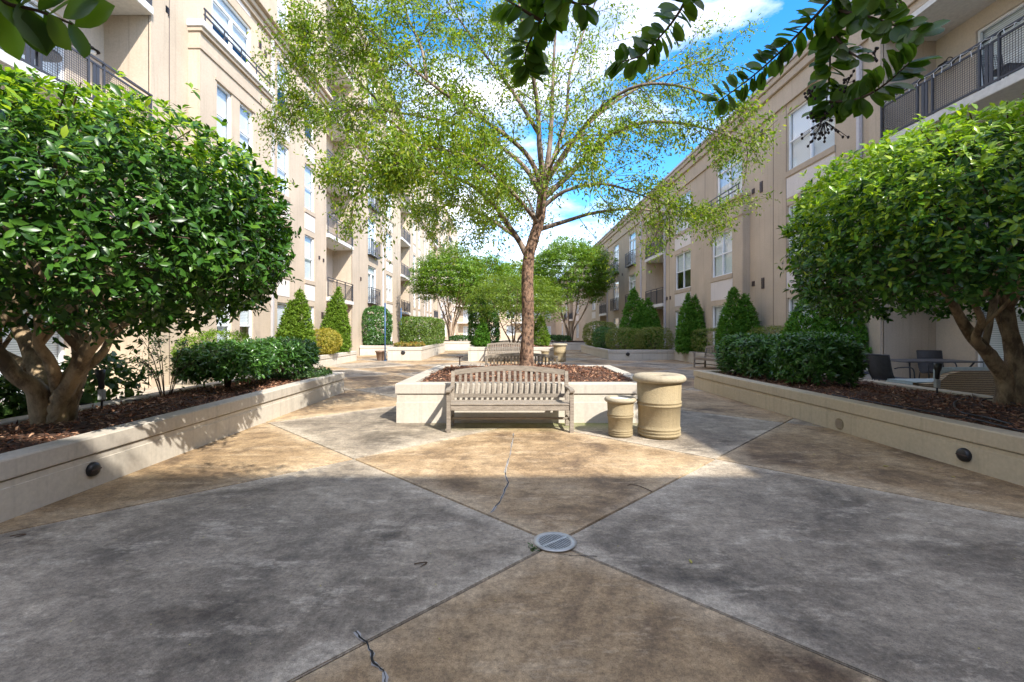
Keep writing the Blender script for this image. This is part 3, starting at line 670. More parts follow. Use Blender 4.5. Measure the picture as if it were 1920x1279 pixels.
for u in (45.4, 48.0, 53.2, 55.6, 80.5, 83): add_col(fl, holes, wins, 'single', u, u+1.15, FL)
lrec = [(6.0, 11.6), (Lp(612), Lp(660)), (39.8, 43.6), (58.3, 62), (74, 77.8)]
allh = holes+[(a, b, 0, 19.3, .02) for a, b in lrec]
fl.wall(1.5, 89.2, -.1, LT, allh)
for k, u0, u1, z0, z1, pn, f in wins:
    window(fl, k, u0, u1, z0, z1)
    if pn: sills(fl, u0, u1, z0, z1, 0, f > .1, (f-.32))
for u in Jl:
    for f in FL[1:]: juliet(fl, u-.15, u+2.05, f+.12)
for k, (a, b) in enumerate(lrec): recess(fl, a, b, FL, 19.3, 1.15, wire=(k == 0))
# projecting bay with ledge
b0_, b1_ = 13.05, 17.0
bh = [(u0, u1, f+.78, f+2.6) for f in FL[:3] for u0, u1 in ((13.82, 14.58), (15.02, 15.82))]
fl.wall(b0_, b1_, -.1, 10.1, bh, d=.33, name='bay_wall')
for u0, u1, z0, z1 in bh: window(fl, 'single', u0, u1, z0, z1, .33); 
for f in FL[:3]:
    fl.bx('sill', 'trim', 13.72, 15.92, f+.58, f+.775, .31, .38, .006)
    if f > 0: fl.bx('panel', 'panel', 13.75, 15.9, f-.35, f+.55, .30, .342)
    fl.bx('lintel', 'trim', 13.72, 15.92, f+2.604, f+2.68, .31, .36)
for u in (b0_, b1_): MB(fl.o).add([fl.P(u, -.1, 0), fl.P(u, -.1, .33), fl.P(u, 10.1, .33), fl.P(u, 10.1, 0)], [(0, 1, 2, 3)]).build('bay_side', 'beige', lb)
fl.bx('bay_band', 'trim', b0_-.03, b1_+.03, 9.6, 9.72, -.01, .37, .01); fl.bx('bay_cap', 'slabc', b0_-.08, b1_+.08, 10.22, 10.42, -.01, .47, .015); fl.bx('bay_cap_moulding', 'trim', b0_-.04, b1_+.04, 10.1, 10.22, -.01, .41, .01)
mb = MB(fl.o)
for z in (10.66, 10.83): mb.box(LX+.36, LX+.40, b0_+.1, b1_-.1, z-.02, z+.02)
for k in range(5): u = b0_+.15+(b1_-b0_-.3)*k/4; mb.box(LX+.365, LX+.395, u-.015, u+.015, 10.42, 10.83)
mb.build('ledge_railing', 'rail', lb)
fl.bx('pilaster', 'beige', 11.62, 12.2, -.1, 12.85, -.02, .035)
for z0, z1, d in ((12.85, 13.05, .10), (13.05, 13.25, .2), (13.25, 13.42, .34)): 
    for a, b in ((1.5, 6.0), (11.6, Lp(612)), (Lp(660), 39.8), (43.6, 58.3), (62, 74), (77.8, 88)): fl.bx('cornice', 'trim' if d < .15 else 'beige', a-.02, b+.02, z0, z1-.003, -.02, d, .012)
fl.bx('parapet', 'beige', 1.5, 88, LT, LT+.5, -.3, .12, .02)
for u in (Lp(508), Lp(717), 51.5, 68.0): pipe(fl, u, 12.8)
vents(fl, [(Lp(312), 10.1, .16, .2), (Lp(598), 8.55, .13, .16), (Lp(606), 8.5, .13, .16), (Lp(598), 5.1, .13, .16), (Lp(606), 5.05, .13, .16), (Lp(604), 2.3, .25, .3), (Lp(676), 4.8, .2, .22), (Lp(676), 8.0, .2, .22), (Lp(711), 4.2, .13, .2), (Lp(487), 12.1, .14, .2), (Lp(497), 12.0, .14, .2), (Lp(776), 7, .15, .2), (Lp(776), 3.9, .15, .2)])
for u in (12.3, 17.6, 28.4, 38.6): fl.bx('control_joint', 'vent', u-.01, u+.01, 0, 12.84, -.01, .003)
lamp(fl, 11.0, 8.35, -1.15); lamp(fl, 26.6, 8.4, -1.15)
MB(fl.o).box(LX-16, LX-.3, 1.5, 88, LT-.1, LT+.05).build('roof', 'roof', lb)
for u in (1.5, 88): MB(fl.o).add([(LX, u, -.1), (LX-16, u, -.1), (LX-16, u, LT), (LX, u, LT)], [(0, 1, 2, 3)]).build('end_wall', 'beige', lb)
MB(fl.o).add([(LX-16, 1.5, -.1), (LX-16, 88, -.1), (LX-16, 88, LT), (LX-16, 1.5, LT)], [(0, 1, 2, 3)]).build('rear_wall', 'beige', lb)
# ---- right building
rb = thing('apartment_building', 'three storey beige stucco building along the right side with flat parapet', 'building', (RX, 40, 0)); fr_ = Facade(rb, RX, -1)
RT = 10.35; holes = []; wins = []; F3 = FL[:3]
add_col(fr_, holes, wins, 'double', Rp(1565), Rp(1476), F3); add_col(fr_, holes, wins, 'double', Rp(1295), Rp(1266), F3)
holes.append((19.1, 21.4, 7.15, 9.2)); wins.append(('french', 19.1, 21.4, 7.15, 9.2, False, 0))
Jr = []
for u in (34.6, 39.7, 72): add_col(fr_, holes, wins, 'french', u, u+1.9, F3, .15, 2.67, False); Jr.append(u)
for u in (49.7, 61, 77): add_col(fr_, holes, wins, 'double', u, u+2, F3)
rrec = [(6.3, 12.0), (Rp(1245), Rp(1212)), (44.2, 47.4), (66, 69.5)]
fr_.wall(-18, 89.2, -.1, RT, holes+[(a, b, -.1, 9.3, .02) for a, b in rrec])
for k, u0, u1, z0, z1, pn, f in wins:
    window(fr_, k, u0, u1, z0, z1)
    if pn: sills(fr_, u0, u1, z0, z1, 0, f > .1, (f-.32))
for u in Jr:
    for f in F3[1:]: juliet(fr_, u-.15, u+2.05, f+.12)
for k, (a, b) in enumerate(rrec): recess(fr_, a, b, F3, 9.3, 1.4, wire=(k == 0))
b0_, b1_ = 18.5, 22.1
bh = [(19.35, 21.25, f+.72, f+2.67) for f in FL[:2]]
fr_.wall(b0_, b1_, -.1, 6.95, bh, d=.3, name='bay_wall')
for u0, u1, z0, z1 in bh: window(fr_, 'double', u0, u1, z0, z1, .3)
for f in FL[:2]:
    fr_.bx('sill', 'trim', 19.28, 21.32, f+.52, f+.715, .28, .345, .006)
    if f > 0: fr_.bx('panel', 'panel', 19.3, 21.3, f-.35, f+.5, .27, .312)
for u in (b0_, b1_): MB(fr_.o).add([fr_.P(u, -.1, 0), fr_.P(u, -.1, .3), fr_.P(u, 6.95, .3), fr_.P(u, 6.95, 0)], [(0, 1, 2, 3)]).build('bay_side', 'beige', rb)
fr_.bx('bay_band', 'trim', b0_-.03, b1_+.03, 6.25, 6.36, -.01, .34, .01); fr_.bx('bay_cap', 'beige', b0_-.08, b1_+.08, 7.0, 7.12, -.01, .43, .012); fr_.bx('bay_cap_moulding', 'trim', b0_-.04, b1_+.04, 6.88, 6.997, -.01, .37, .01)
mb = MB(fr_.o)
for z in (7.35, 7.55): mb.box(RX-.40, RX-.36, b0_+.1, b1_-.1, z-.02, z+.02)
for k in range(5): u = b0_+.15+(b1_-b0_-.3)*k/4; mb.box(RX-.395, RX-.365, u-.015, u+.015, 7.12, 7.56)
mb.build('ledge_railing', 'rail', rb)
fr_.bx('frieze', 'beige', -18, 89.2, 9.55, 10.2, -.02, .05, .006); fr_.bx('frieze_line', 'trim', -18, 89.2, 9.5, 9.548, -.02, .07, .006); fr_.bx('cornice', 'trim', -18, 89.2, 10.2, 10.5, -.05, .14, .02); fr_.bx('cornice_lip', 'trim', -18, 89.2, 10.503, 10.72, -.05, .2, .02); fr_.bx('coping', 'pipe', -18, 89.2, 10.723, 10.86, -.3, .25, .015)
for u in (Rp(1615), Rp(1247)-.1, Rp(1203), Rp(1139)-.2): pipe(fr_, u, 9.45)
for u in (Rp(1450), Rp(1476)+.05, Rp(1322), Rp(1255), Rp(1170)): fr_.bx('control_joint', 'vent', u-.012, u+.012, 0, 9.49, -.01, .004)
fr_.bx('pilaster', 'beige', 12.02, 12.4, -.1, 9.49, -.02, .06)
vents(fr_, [(Rp(1413), 7.1, .17, .2), (Rp(1428), 7.1, .17, .42), (Rp(1413), 9.0, .17, .2), (Rp(1428), 9.1, .17, .42), (Rp(1413), 3.4, .17, .2), (Rp(1431), 3.35, .17, .42), (Rp(1251), 7.0, .15, .2), (Rp(1257), 7.0, .15, .2), (Rp(1251), 3.5, .15, .2), (Rp(1257), 3.5, .15, .2), (Rp(1167), 3.2, .15, .2), (Rp(1167), 6.3, .15, .2)])
lamp(fr_, 11.5, 8.3, -1.4); lamp(fr_, Rp(1216), 4.9, -1.4)
fr_.bx('garden_room_window', 'white', 0, .01, 0, .01, -3, -2.99) if False else None
MB(fr_.o).box(RX+.3, RX+16, -18, 89.2, 10.1, 10.25).build('roof', 'roof', rb)
for u in (-18, 88): MB(fr_.o).add([(RX, u, -.1), (RX+16, u, -.1), (RX+16, u, RT), (RX, u, RT)], [(0, 1, 2, 3)]).build('end_wall', 'beige', rb)
MB(fr_.o).add([(RX+16, -18, -.1), (RX+16, 88, -.1), (RX+16, 88, RT), (RX+16, -18, RT)], [(0, 1, 2, 3)]).build('rear_wall', 'beige', rb)
# ---- buildings closing the court at both ends
class EndFacade(Facade):
    """u runs along world X, d towards the court"""
    def P(s, u, z, d): return (u, s.X+s.s*d, z)
    def box(s, mb, u0, u1, z0, z1, d0, d1): mb.o = s.o; y = sorted((s.X+s.s*d0, s.X+s.s*d1)); return mb.box(u0, u1, y[0], y[1], z0, z1)
def end_building(label, Y, sgn, x0, x1, top, floors, cols, bal, back):
    o = thing('apartment_building', label, 'building', ((x0+x1)/2, Y, 0)); f = EndFacade(o, Y, sgn)
    hs_ = [(u, u+w_, z+zs, z+2.5) for u, w_, zs in cols for z in floors]
    f.wall(x0, x1, -.1, top, hs_)
    for u, w_, zs in cols:
        for z in floors:
            kind = 'double' if zs > .4 else 'french'; frm, pn, bl, rm = window_meshes(kind, w_, 2.5-zs)
            wo = link('window' if zs > .4 else 'door', frm, None, o, Vector(f.P(u+w_/2, z+zs, 0))-f.o, R(90) if sgn > 0 else R(-90)); link('pane', pn, None, wo); link('dark_room', rm, None, wo); link('blind', random.choice(bl), None, wo)
    for a, b in bal:
        for z in floors[1:]:
            s = f.bx('balcony', 'slabc', a, b, z-.25, z, -.02, 1.6); link('railing', railing_mesh(b-a-.1), None, s, Vector(f.P((a+b)/2, z, 1.5))-f.o, R(90) if sgn > 0 else R(-90))
    y = sorted((Y, Y-sgn*back)); f.bx('cornice', 'trim', x0, x1, top, top+.4, -.3, .25, .02)
    MB(f.o).box(x0, x1, y[0]+.3, y[1]-.05, top-.2, top).build('roof', 'roof', o)
    yb_ = Y-sgn*back
    MB(f.o).add([(x0, yb_, -.1), (x1, yb_, -.1), (x1, yb_, top), (x0, yb_, top)], [(0, 1, 2, 3)]).build('rear_wall', 'beige', o)
    for x in (x0, x1): MB(f.o).add([(x, Y, -.1), (x, yb_, -.1), (x, yb_, top), (x, Y, top)], [(0, 1, 2, 3)]).build('end_wall', 'beige', o)
end_building('far beige building with balconies closing the end of the courtyard', 89, -1, -9, 10, 10.3, F3, [(-8, 1.2, .1), (-6.3, 1.6, .7), (-2.5, 1.6, .7), (.5, 1.6, .7), (3.2, 1.2, .1), (5.5, 1.6, .7), (8, 1.2, .7)], [(-9, -4.5), (1.5, 6.5)], 12)
end_building('beige building behind the viewer whose roof shades the near paving', -5.2, 1, -9, 9.9, 10.5, F3, [(-7, 1.6, .7), (-4, 1.6, .7), (-1, 1.8, .1), (3, 1.6, .7), (6, 1.6, .7)], [(-1.5, 1.5)], 12)

# ================================================================ TREES
def curve_pts(P, sub=4):
    P = [Vector(p) for p in P]; out = []
    for i in range(len(P)-1):
        p0 = P[max(i-1, 0)]; p1 = P[i]; p2 = P[i+1]; p3 = P[min(i+2, len(P)-1)]
        for k in range(sub):
            t = k/sub; out.append(.5*((2*p1)+(p2-p0)*t+(2*p0-5*p1+4*p2-p3)*t*t+(3*p1-p0-3*p2+p3)*t**3))
    return out+[P[-1]]
def twigs(mb, path, start, n, ln, rad, sink, droop=.5, spread=1.0, sub=2):
    """side shoots along a limb; collects (point, direction) of fine ends in sink"""
    m = len(path)
    for i in range(n):
        t = start+(1-start)*((i+random.random())/n); k = min(int(t*(m-1)), m-2); p = path[k].lerp(path[k+1], t*(m-1)-k); d = (path[k+1]-path[k]).normalized()
        r = Vector(rnd(1)[0]); r = (r-d*r.dot(d)).normalized(); v = (d*.8+r*spread).normalized(); l = ln*random.uniform(.5, 1.2)*(1.15-.5*t)
        q = [p]; 
        for s in range(4): v = (v+Vector((0, 0, -droop*.18))+Vector(rnd(1)[0])*.22).normalized(); q.append(q[-1]+v*l/4)
        mb.tube(q, [rad, rad*.8, rad*.6, rad*.45, rad*.25], 4)
        for s in range(1, 5): sink.append((q[s], v))
        if sub > 1:
            for j in range(sub):
                a = q[random.randint(1, 4)]; v2 = (v+Vector(rnd(1)[0])*.9+Vector((0, 0, -droop*.35))).normalized(); l2 = l*random.uniform(.3, .6); q2 = [a, a+v2*l2*.5, a+v2*l2+Vector((0, 0, -droop*.18*l2))]
                mb.tube(q2, [rad*.5, rad*.35, rad*.2], 3); sink.append((q2[1], v2)); sink.append((q2[2], v2))
def leaves_on(sink, per, sc, size, droop=.3):
    p = np.array([tuple(s[0]) for s in sink]); d = np.array([tuple(s[1]) for s in sink]); n = len(p)*per
    P = np.repeat(p, per, 0)+rng.normal(size=(n, 3))*sc; D = unit(np.repeat(d, per, 0)*.5+rnd(n)*.9+np.array([0, 0, -droop])); N = unit(np.array([0, 0, 1.])+.7*rng.normal(size=(n, 3)))
    L = size[0]*rng.uniform(.6, 1.3, n); return P, D, N, L, L*size[1]/size[0]
# ---- central elm
ty = 9.35; base = Vector((.49, ty, .70)); elm = thing('elm_tree', 'large spreading tree with flaking brown trunk in the central planter', 'tree', base)
def AP(l): return [A(*q)-base for q in l]
tr = curve_pts(AP([(988, 700, ty), (988, 660, ty), (990, 600, ty), (989, 540, ty), (991, 484, ty), (1000, 450, ty), (1011, 415, ty), (1016, 375, ty), (1021, 340, ty)]), 4)
nt_ = len(tr); rad = [max(.095, .17-.045*min(1, i/6)-.032*max(0, (i-12)/(nt_-12))) for i in range(nt_)]; rad[0] = .215; rad[1] = .185
MB().tube(tr, rad, 18, .03).build('trunk', 'elm_bark', elm, smooth=True)
limbs = [
    ([(992, 488, ty), (975, 455, ty), (955, 425, ty-.2), (930, 390, ty-.6), (880, 345, ty-1.0), (800, 320, ty-1.3), (720, 330, ty-1.5), (660, 345, ty-1.6)], .075),
    ([(970, 446, ty), (940, 425, ty+.4), (900, 400, ty+1), (850, 385, ty+1.5), (800, 395, ty+1.8)], .05),
    ([(1006, 432, ty), (1060, 415, ty+.3), (1120, 398, ty+.5), (1200, 392, ty+.6), (1290, 405, ty+.6), (1350, 395, ty+.6)], .055),
    ([(1014, 392, ty), (1060, 358, ty-.2), (1130, 345, ty-.5), (1200, 365, ty-.7), (1260, 390, ty-.8)], .05),
    ([(1018, 372, ty), (1060, 335, ty), (1110, 285, ty-.3), (1160, 245, ty-.6), (1230, 228, ty-.9), (1320, 240, ty-1), (1400, 268, ty-1)], .07),
    ([(1021, 345, ty), (1055, 295, ty+.3), (1105, 230, ty+.5), (1170, 180, ty+.7), (1250, 140, ty+.8), (1340, 105, ty+.9)], .07),
    ([(1021, 345, ty), (1070, 270, ty-.4), (1130, 200, ty-1), (1200, 160, ty-1.4), (1290, 165, ty-1.6), (1370, 205, ty-1.6)], .055),
    ([(1021, 342, ty), (1030, 280, ty+.2), (1035, 210, ty+.3), (1038, 120, ty+.4), (1045, 0, ty+.4), (1050, -120, ty+.4)], .07),
    ([(1020, 342, ty), (1012, 280, ty-.3), (1008, 200, ty-.6), (995, 120, ty-.9), (975, 20, ty-1), (960, -90, ty-1)], .07),
    ([(1021, 340, ty), (1060, 230, ty+.8), (1070, 130, ty+1.2), (1110, 20, ty+1.4), (1150, -80, ty+1.4)], .055),
    ([(1018, 360, ty), (995, 300, ty-.3), (950, 255, ty-.7), (890, 215, ty-1), (800, 150, ty-1.3), (720, 80, ty-1.5), (650, 20, ty-1.6)], .06),
    ([(1017, 372, ty), (985, 315, ty+.3), (930, 270, ty+.7), (860, 235, ty+1), (770, 215, ty+1), (690, 205, ty+.9), (610, 210, ty+.6), (545, 195, ty+.3)], .06),
    ([(1010, 250, ty-.4), (960, 170, ty-.2), (900, 90, ty), (850, 20, ty), (800, -60, ty)], .05),
    ([(1010, 420, ty), (960, 360, ty-1), (890, 300, ty-2), (820, 280, ty-2.7), (740, 290, ty-3.1)], .05),
    ([(1012, 405, ty), (1020, 350, ty-1.2), (1050, 280, ty-2.2), (1100, 250, ty-2.8)], .045),
    ([(1000, 440, ty), (1000, 400, ty+1.4), (980, 360, ty+2.4), (940, 340, ty+3)], .05),
    ([(720, 200, ty+.9), (670, 150, ty+.5), (620, 90, ty+.2), (580, 60, ty)], .035), ([(800, 150, ty-1.3), (790, 90, ty-1.2), (760, 20, ty-1), (740, -60, ty-1)], .035)]
mb = MB(); sink = []; sinkR = []
dens = [40, 26, 20, 20, 22, 22, 18, 18, 22, 16, 46, 52, 26, 34, 14, 24, 24, 20]
for (pts, r0), dn in zip(limbs, dens):
    q = curve_pts(AP(pts), 4); m = len(q); MB().tube(q, [r0*(1-.82*(i/(m-1))**.8) for i in range(m)], 8).build('limb', 'elm_limb', elm, smooth=True)
    sk = sinkR if pts[-1][0] > 1000 else sink
    twigs(mb, q, .28, dn, 1.15, .010, sk, .55, .95, 3)
    twigs(mb, q, .85, 4, .8, .01, sk, .5, .7, 2)
mb.build('twigs', 'twig', elm)['kind'] = 'stuff'
c = link('crown', leaf_mesh('crown', *[np.concatenate(z) for z in zip(leaves_on(sink, 18, .08, (.078, .032), .4), leaves_on(sinkR, 13, .075, (.074, .030), .4))], T_DIA), 'elm', elm); c['kind'] = 'stuff'
print('elm twig ends', len(sink), len(sinkR))

# ---- pruned hollies
T_ROUND = (np.array([(0, 0, 0)]+[(sx*w_, y, .10*abs(w_)+.0) for y, w_ in ((.12, .2), (.3, .40), (.5, .49), (.7, .47), (.87, .31)) for sx in (-1, 1)]+[(0, .3, -.02), (0, .5, -.02), (0, .7, -.02), (0, .87, -.04), (0, 1, -.06), (0, .12, 0)]),
    [(0, 16, 1), (0, 2, 16), (1, 16, 11, 3), (16, 2, 4, 11), (3, 11, 12, 5), (11, 4, 6, 12), (5, 12, 13, 7), (12, 6, 8, 13), (7, 13, 14, 9), (13, 8, 10, 14), (9, 14, 15), (14, 10, 15)])
leaf_me = {k: single_leaf('leaf', T_ROUND if k == 'nearleaf' else T_OVAL, k) for k in ('holly', 'hollylit', 'nearleaf')}
def holly(label, base, centre, r, stems, n, lsize, ph, littop, zmin=-.62, flat=2.3):
    o = thing('pruned_holly_tree', label, 'tree', base); c = Vector(centre)-Vector(base)
    mb = MB()
    for pts, r0 in stems:
        q = curve_pts([Vector(p)-Vector(base) for p in pts], 4); m = len(q); mb.tube(q, [r0*(1-.6*i/(m-1)) for i in range(m)], 9, .05)
        if m > 6:
            for k in range(3):
                a = q[random.randint(m//2, m-1)]; e = a+(c-a)*random.uniform(.2, .5)+Vector((random.uniform(-.6, .6), random.uniform(-.6, .6), random.uniform(.3, .8))); mb.tube(curve_pts([a, a.lerp(e, .5)+Vector((random.uniform(-.12, .12), random.uniform(-.12, .12), .05)), e], 3), [r0*.35]*4+[r0*.2]*3, 6)
    mb.build('trunk', 'holly_bark', o, smooth=True)
    p, nn = superq(n, r, flat, zmin, .085, 3.4, ph)
    keep = rng.random(len(p)) > .5*(lump(p, 6.5, ph+2) > .14); p, nn = p[keep], nn[keep]
    out = rng.random(len(p)) < .05; p[out] += nn[out]*rng.uniform(.06, .2, (out.sum(), 1))
    P, D, N, L, W = clusters(p, nn, 8, .05, .75, .34, lsize, .32, .35)
    P = P+np.array(c); new = (np.repeat(nn[:, 2], 8)+.35*rng.normal(size=len(P)) > littop)  # leaves facing up take the lit colour, so the bright top is painted
    # the leaves nearest the viewer as single leaves, the rest as one mass
    wp = P+np.array(base); dist = np.linalg.norm(wp-np.array([0, 0, 1.5]), axis=1)+ (rng.random(len(P))*.5); inview = (wp[:, 1] > .5) & (np.abs(wp[:, 0]*F/wp[:, 1]+CX-960) < 950)
    dist[~inview] = 99; idx = np.argsort(dist)[:298]; big = np.zeros(len(P), bool); big[idx] = True
    for k, mt in ((0, 'holly'), (1, 'hollylit')):
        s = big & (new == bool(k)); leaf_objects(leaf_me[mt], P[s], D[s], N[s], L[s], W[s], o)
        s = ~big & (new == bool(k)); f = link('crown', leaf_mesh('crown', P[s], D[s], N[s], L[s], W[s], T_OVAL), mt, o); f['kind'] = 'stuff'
    # inner dark leaves
    p2_, n2_ = superq(int(n*.5), tuple(x*.8 for x in r), flat, zmin*.9, .06, 3, ph); P, D, N, L, W = clusters(p2_, n2_, 5, .1, .2, .25, (lsize[0]*1.1, lsize[1]*1.1)); f = link('inner_foliage', leaf_mesh('inner', P+np.array(c), D, N, L, W, T_DIA), 'holly', o); f['kind'] = 'stuff'
    p3, n3 = superq(120, r, flat, zmin, .08, 3.4, ph); mb = MB()
    for a, b in zip(p3, n3): a = Vector(a)+c; mb.tube([a*.35+c*.65*.9, a.lerp(c, .3), a+Vector(b)*.05], [.02, .012, .005], 4)
    mb.build('twigs', 'twig', o)['kind'] = 'stuff'
    return o
hb = Vector((-5.0, 5.05, .44))
def S(l): return l
holly('dark glossy dome shaped tree with several twisting trunks on the left', hb, (-4.85, 4.65, 2.60), (2.42, 1.9, 1.2), [
    ([hb+Vector((.0, 0, -.05)), A(95, 740, 5.05), A(75, 700, 5.1), A(55, 650, 5.15), A(30, 600, 5.2), A(20, 540, 5.2)], .13),
    ([hb+Vector((.04, -.02, -.05)), A(115, 745, 5.0), A(140, 700, 4.95), A(165, 655, 4.9), A(205, 610, 4.85), A(240, 570, 4.8)], .115),
    ([hb+Vector((.05, .05, -.05)), A(135, 735, 5.1), A(150, 690, 5.15), A(145, 640, 5.2), A(125, 590, 5.25), A(110, 550, 5.3)], .1),
    ([hb+Vector((-.05, -.05, -.05)), A(70, 735, 4.9), A(25, 700, 4.75), A(-10, 650, 4.65), A(-40, 590, 4.6)], .11),
    ([A(110, 735, 5.0), A(95, 680, 4.75), A(70, 640, 4.6), A(80, 590, 4.5)], .07), ([A(145, 700, 4.95), A(190, 665, 5.1), A(215, 625, 5.2), A(270, 585, 5.3)], .055), ([A(60, 690, 5.1), A(0, 660, 5.4), A(-60, 610, 5.5)], .07)], 7000, (.076, .032), 1.3, .80, -.95)
hb = Vector((7.25, 6.6, .43))
holly('bright green dome shaped tree with smooth leaning trunks on the right', hb, (6.45, 5.75, 2.74), (2.5, 1.9, 1.42), [
    ([hb+Vector((0, 0, -.05)), A(1885, 720, 6.6), A(1872, 690, 6.55), A(1845, 655, 6.5), A(1815, 620, 6.45), A(1795, 585, 6.4), A(1770, 540, 6.3)], .12),
    ([hb+Vector((.08, .0, -.05)), A(1905, 700, 6.6), A(1900, 650, 6.6), A(1890, 600, 6.6), A(1885, 540, 6.6)], .15),
    ([A(1860, 665, 6.55), A(1830, 640, 6.3), A(1840, 600, 6.1), A(1820, 560, 6.0)], .07), ([hb+Vector((.15, .1, -.05)), A(1935, 690, 6.6), A(1960, 620, 6.6), A(1990, 560, 6.6)], .1), ([A(1890, 640, 6.6), A(1870, 590, 6.8), A(1850, 540, 6.9)], .05)], 7000, (.078, .032), 4.1, .02, -.74, 2.4)

# ---- crape myrtle behind the viewer whose shoots hang into the top of the view
mb0 = Vector((.35, -1.7, 0)); nm = thing('crape_myrtle_tree', 'dark leafy shoots of an overhanging tree across the top edge', 'tree', mb0)
mb = MB()
for a, e, r0 in (((0, 0), (.9, -.6, 3.3), .07), ((.05, .05), (-.4, -.7, 3.4), .06), ((-.05, 0), (-1.3, -.4, 3.2), .055), ((.1, -.05), (1.6, -.8, 3.5), .055), ((0, -.1), (.3, -2.2, 3.8), .06)):
    p = mb0+Vector((a[0], a[1], 0)); q = curve_pts([p, p.lerp(Vector(e), .35)+Vector((0, -.15, .4)), Vector(e), Vector(e)+Vector((e[0]*.2, .35, .7))], 5); mb.tube([v-mb0 for v in q], [r0*(1-.6*i/15) for i in range(len(q))], 8, .04)
mb.build('trunk', 'myrtle_bark', nm, smooth=True)
shoots = [ # pixel path with depth, leaf size, leaf density
    ([(1640, -330, .2), (1610, -140, .9), (1580, -30, 1.5), (1560, 60, 1.62), (1555, 140, 1.66), (1548, 205, 1.68)], .066, 46),
    ([(1578, -25, 1.5), (1520, 40, 1.6), (1460, 100, 1.7), (1405, 148, 1.8), (1345, 192, 1.9)], .060, 44),
    ([(1556, 190, 1.67), (1600, 188, 1.6), (1650, 165, 1.5), (1705, 118, 1.42)], .068, 34),
    ([(1570, 20, 1.55), (1620, 30, 1.5), (1670, 45, 1.45), (1728, 66, 1.4)], .066, 26),
    ([(1600, -60, 1.4), (1640, -10, 1.45), (1690, 5, 1.5)], .06, 14), ([(1560, 60, 1.62), (1590, 95, 1.6), (1615, 110, 1.55)], .055, 10),
    ([(1340, -250, .5), (1310, -60, 1.4), (1275, 20, 1.6), (1235, 72, 1.75), (1200, 105, 1.85), (1155, 118, 1.95)], .068, 40),
    ([(1100, -260, .5), (1070, -70, 1.3), (1035, 5, 1.5), (1005, 55, 1.55), (985, 100, 1.6), (992, 140, 1.6)], .075, 34), ([(1040, -20, 1.45), (1075, 5, 1.45), (1105, 8, 1.45)], .07, 9), ([(1015, 40, 1.53), (975, 15, 1.5), (950, 0, 1.5)], .07, 8),
    ([(-90, -120, .6), (-40, -40, .85), (10, 5, .9), (70, 20, .92), (135, 45, .92)], .078, 11)]
PP, DD, NN, LL = [], [], [], []
for pts, ls, nl in shoots:
    q = curve_pts([A(*v)-mb0 for v in pts], 5); m = len(q); MB().tube(q, [.0065*(1-.7*i/(m-1)) for i in range(m)], 6).build('shoot', 'twig', nm, smooth=True)
    nl = int(nl*1.9)
    for i in range(nl):
        t = .22+.78*(i+random.random()*.6)/nl if pts[0][1] < -50 else (i+.5)/nl
        k = min(int(t*(m-1)), m-2); p = q[k].lerp(q[k+1], t*(m-1)-k); d = (q[k+1]-q[k]).normalized(); sd_ = d.cross(Vector((0, 1, .15))).normalized()*(1 if i % 2 else -1)
        D = (sd_*1.0+d*random.uniform(.2, .8)+Vector(rnd(1)[0])*.35).normalized(); PP.append(tuple(p+Vector(rnd(1)[0])*.008)); DD.append(tuple(D)); NN.append(tuple((Vector((random.uniform(-.5, .5), -.75, .55))+Vector(rnd(1)[0])*.45).normalized())); LL.append(ls*random.uniform(.8, 1.3))
PP, DD, NN, LL = map(np.array, (PP, DD, NN, LL)); print('near leaves', len(PP)); od = np.argsort(-LL/(PP[:, 1]+mb0.y)); f3, rs = od[:299], od[299:]; leaf_objects(leaf_me['nearleaf'], PP[f3], DD[f3], NN[f3], LL[f3], LL[f3]*.6, nm)
link('foliage', leaf_mesh('foliage', PP[rs], DD[rs], NN[rs], LL[rs], LL[rs]*.6, T_ROUND), 'nearleaf', nm)['kind'] = 'stuff'
sp, sn = superq(1000, (2.0, 1.7, 1.15), 2, -1, .28, 3.5, 3); sp = sp+np.array([.45, -1.0, 4.75])-np.array(mb0)
ok = ~((sp[:, 1]+mb0.y > .2) & (sp[:, 2] < 1.5+.62*(sp[:, 1]+mb0.y)+1.0)); c = link('crown', leaf_mesh('crown', *clusters(sp[ok], sn[ok], 10, .2, .2, .6, (.065, .034)), T_DIA), 'nearleaf', nm); c['kind'] = 'stuff'
sdm = MB(); sc_ = A(1545, 225, 1.66)-mb0
for k in range(46):
    e = sc_+Vector((random.gauss(0, .028), random.gauss(0, .03), random.uniform(-.075, .03)))
    sdm.tube([sc_.lerp(e, .2), e], .0012, 3); sdm.lathe([(.0005, -.006), (.0045, -.002), (.0045, .003), (.0005, .006)], 6, e)
for x, y in ((1520, 175), (1590, 155), (1640, 100)):
    s2 = A(x, y, 1.6)-mb0
    for k in range(10): e = s2+Vector((random.gauss(0, .015), random.gauss(0, .015), random.gauss(0, .012))); sdm.tube([s2, e], .0012, 3); sdm.lathe([(.0005, -.006), (.0045, -.002), (.0045, .003), (.0005, .006)], 6, e)
sdm.build('seed_cluster', 'seed', nm)['kind'] = 'stuff'

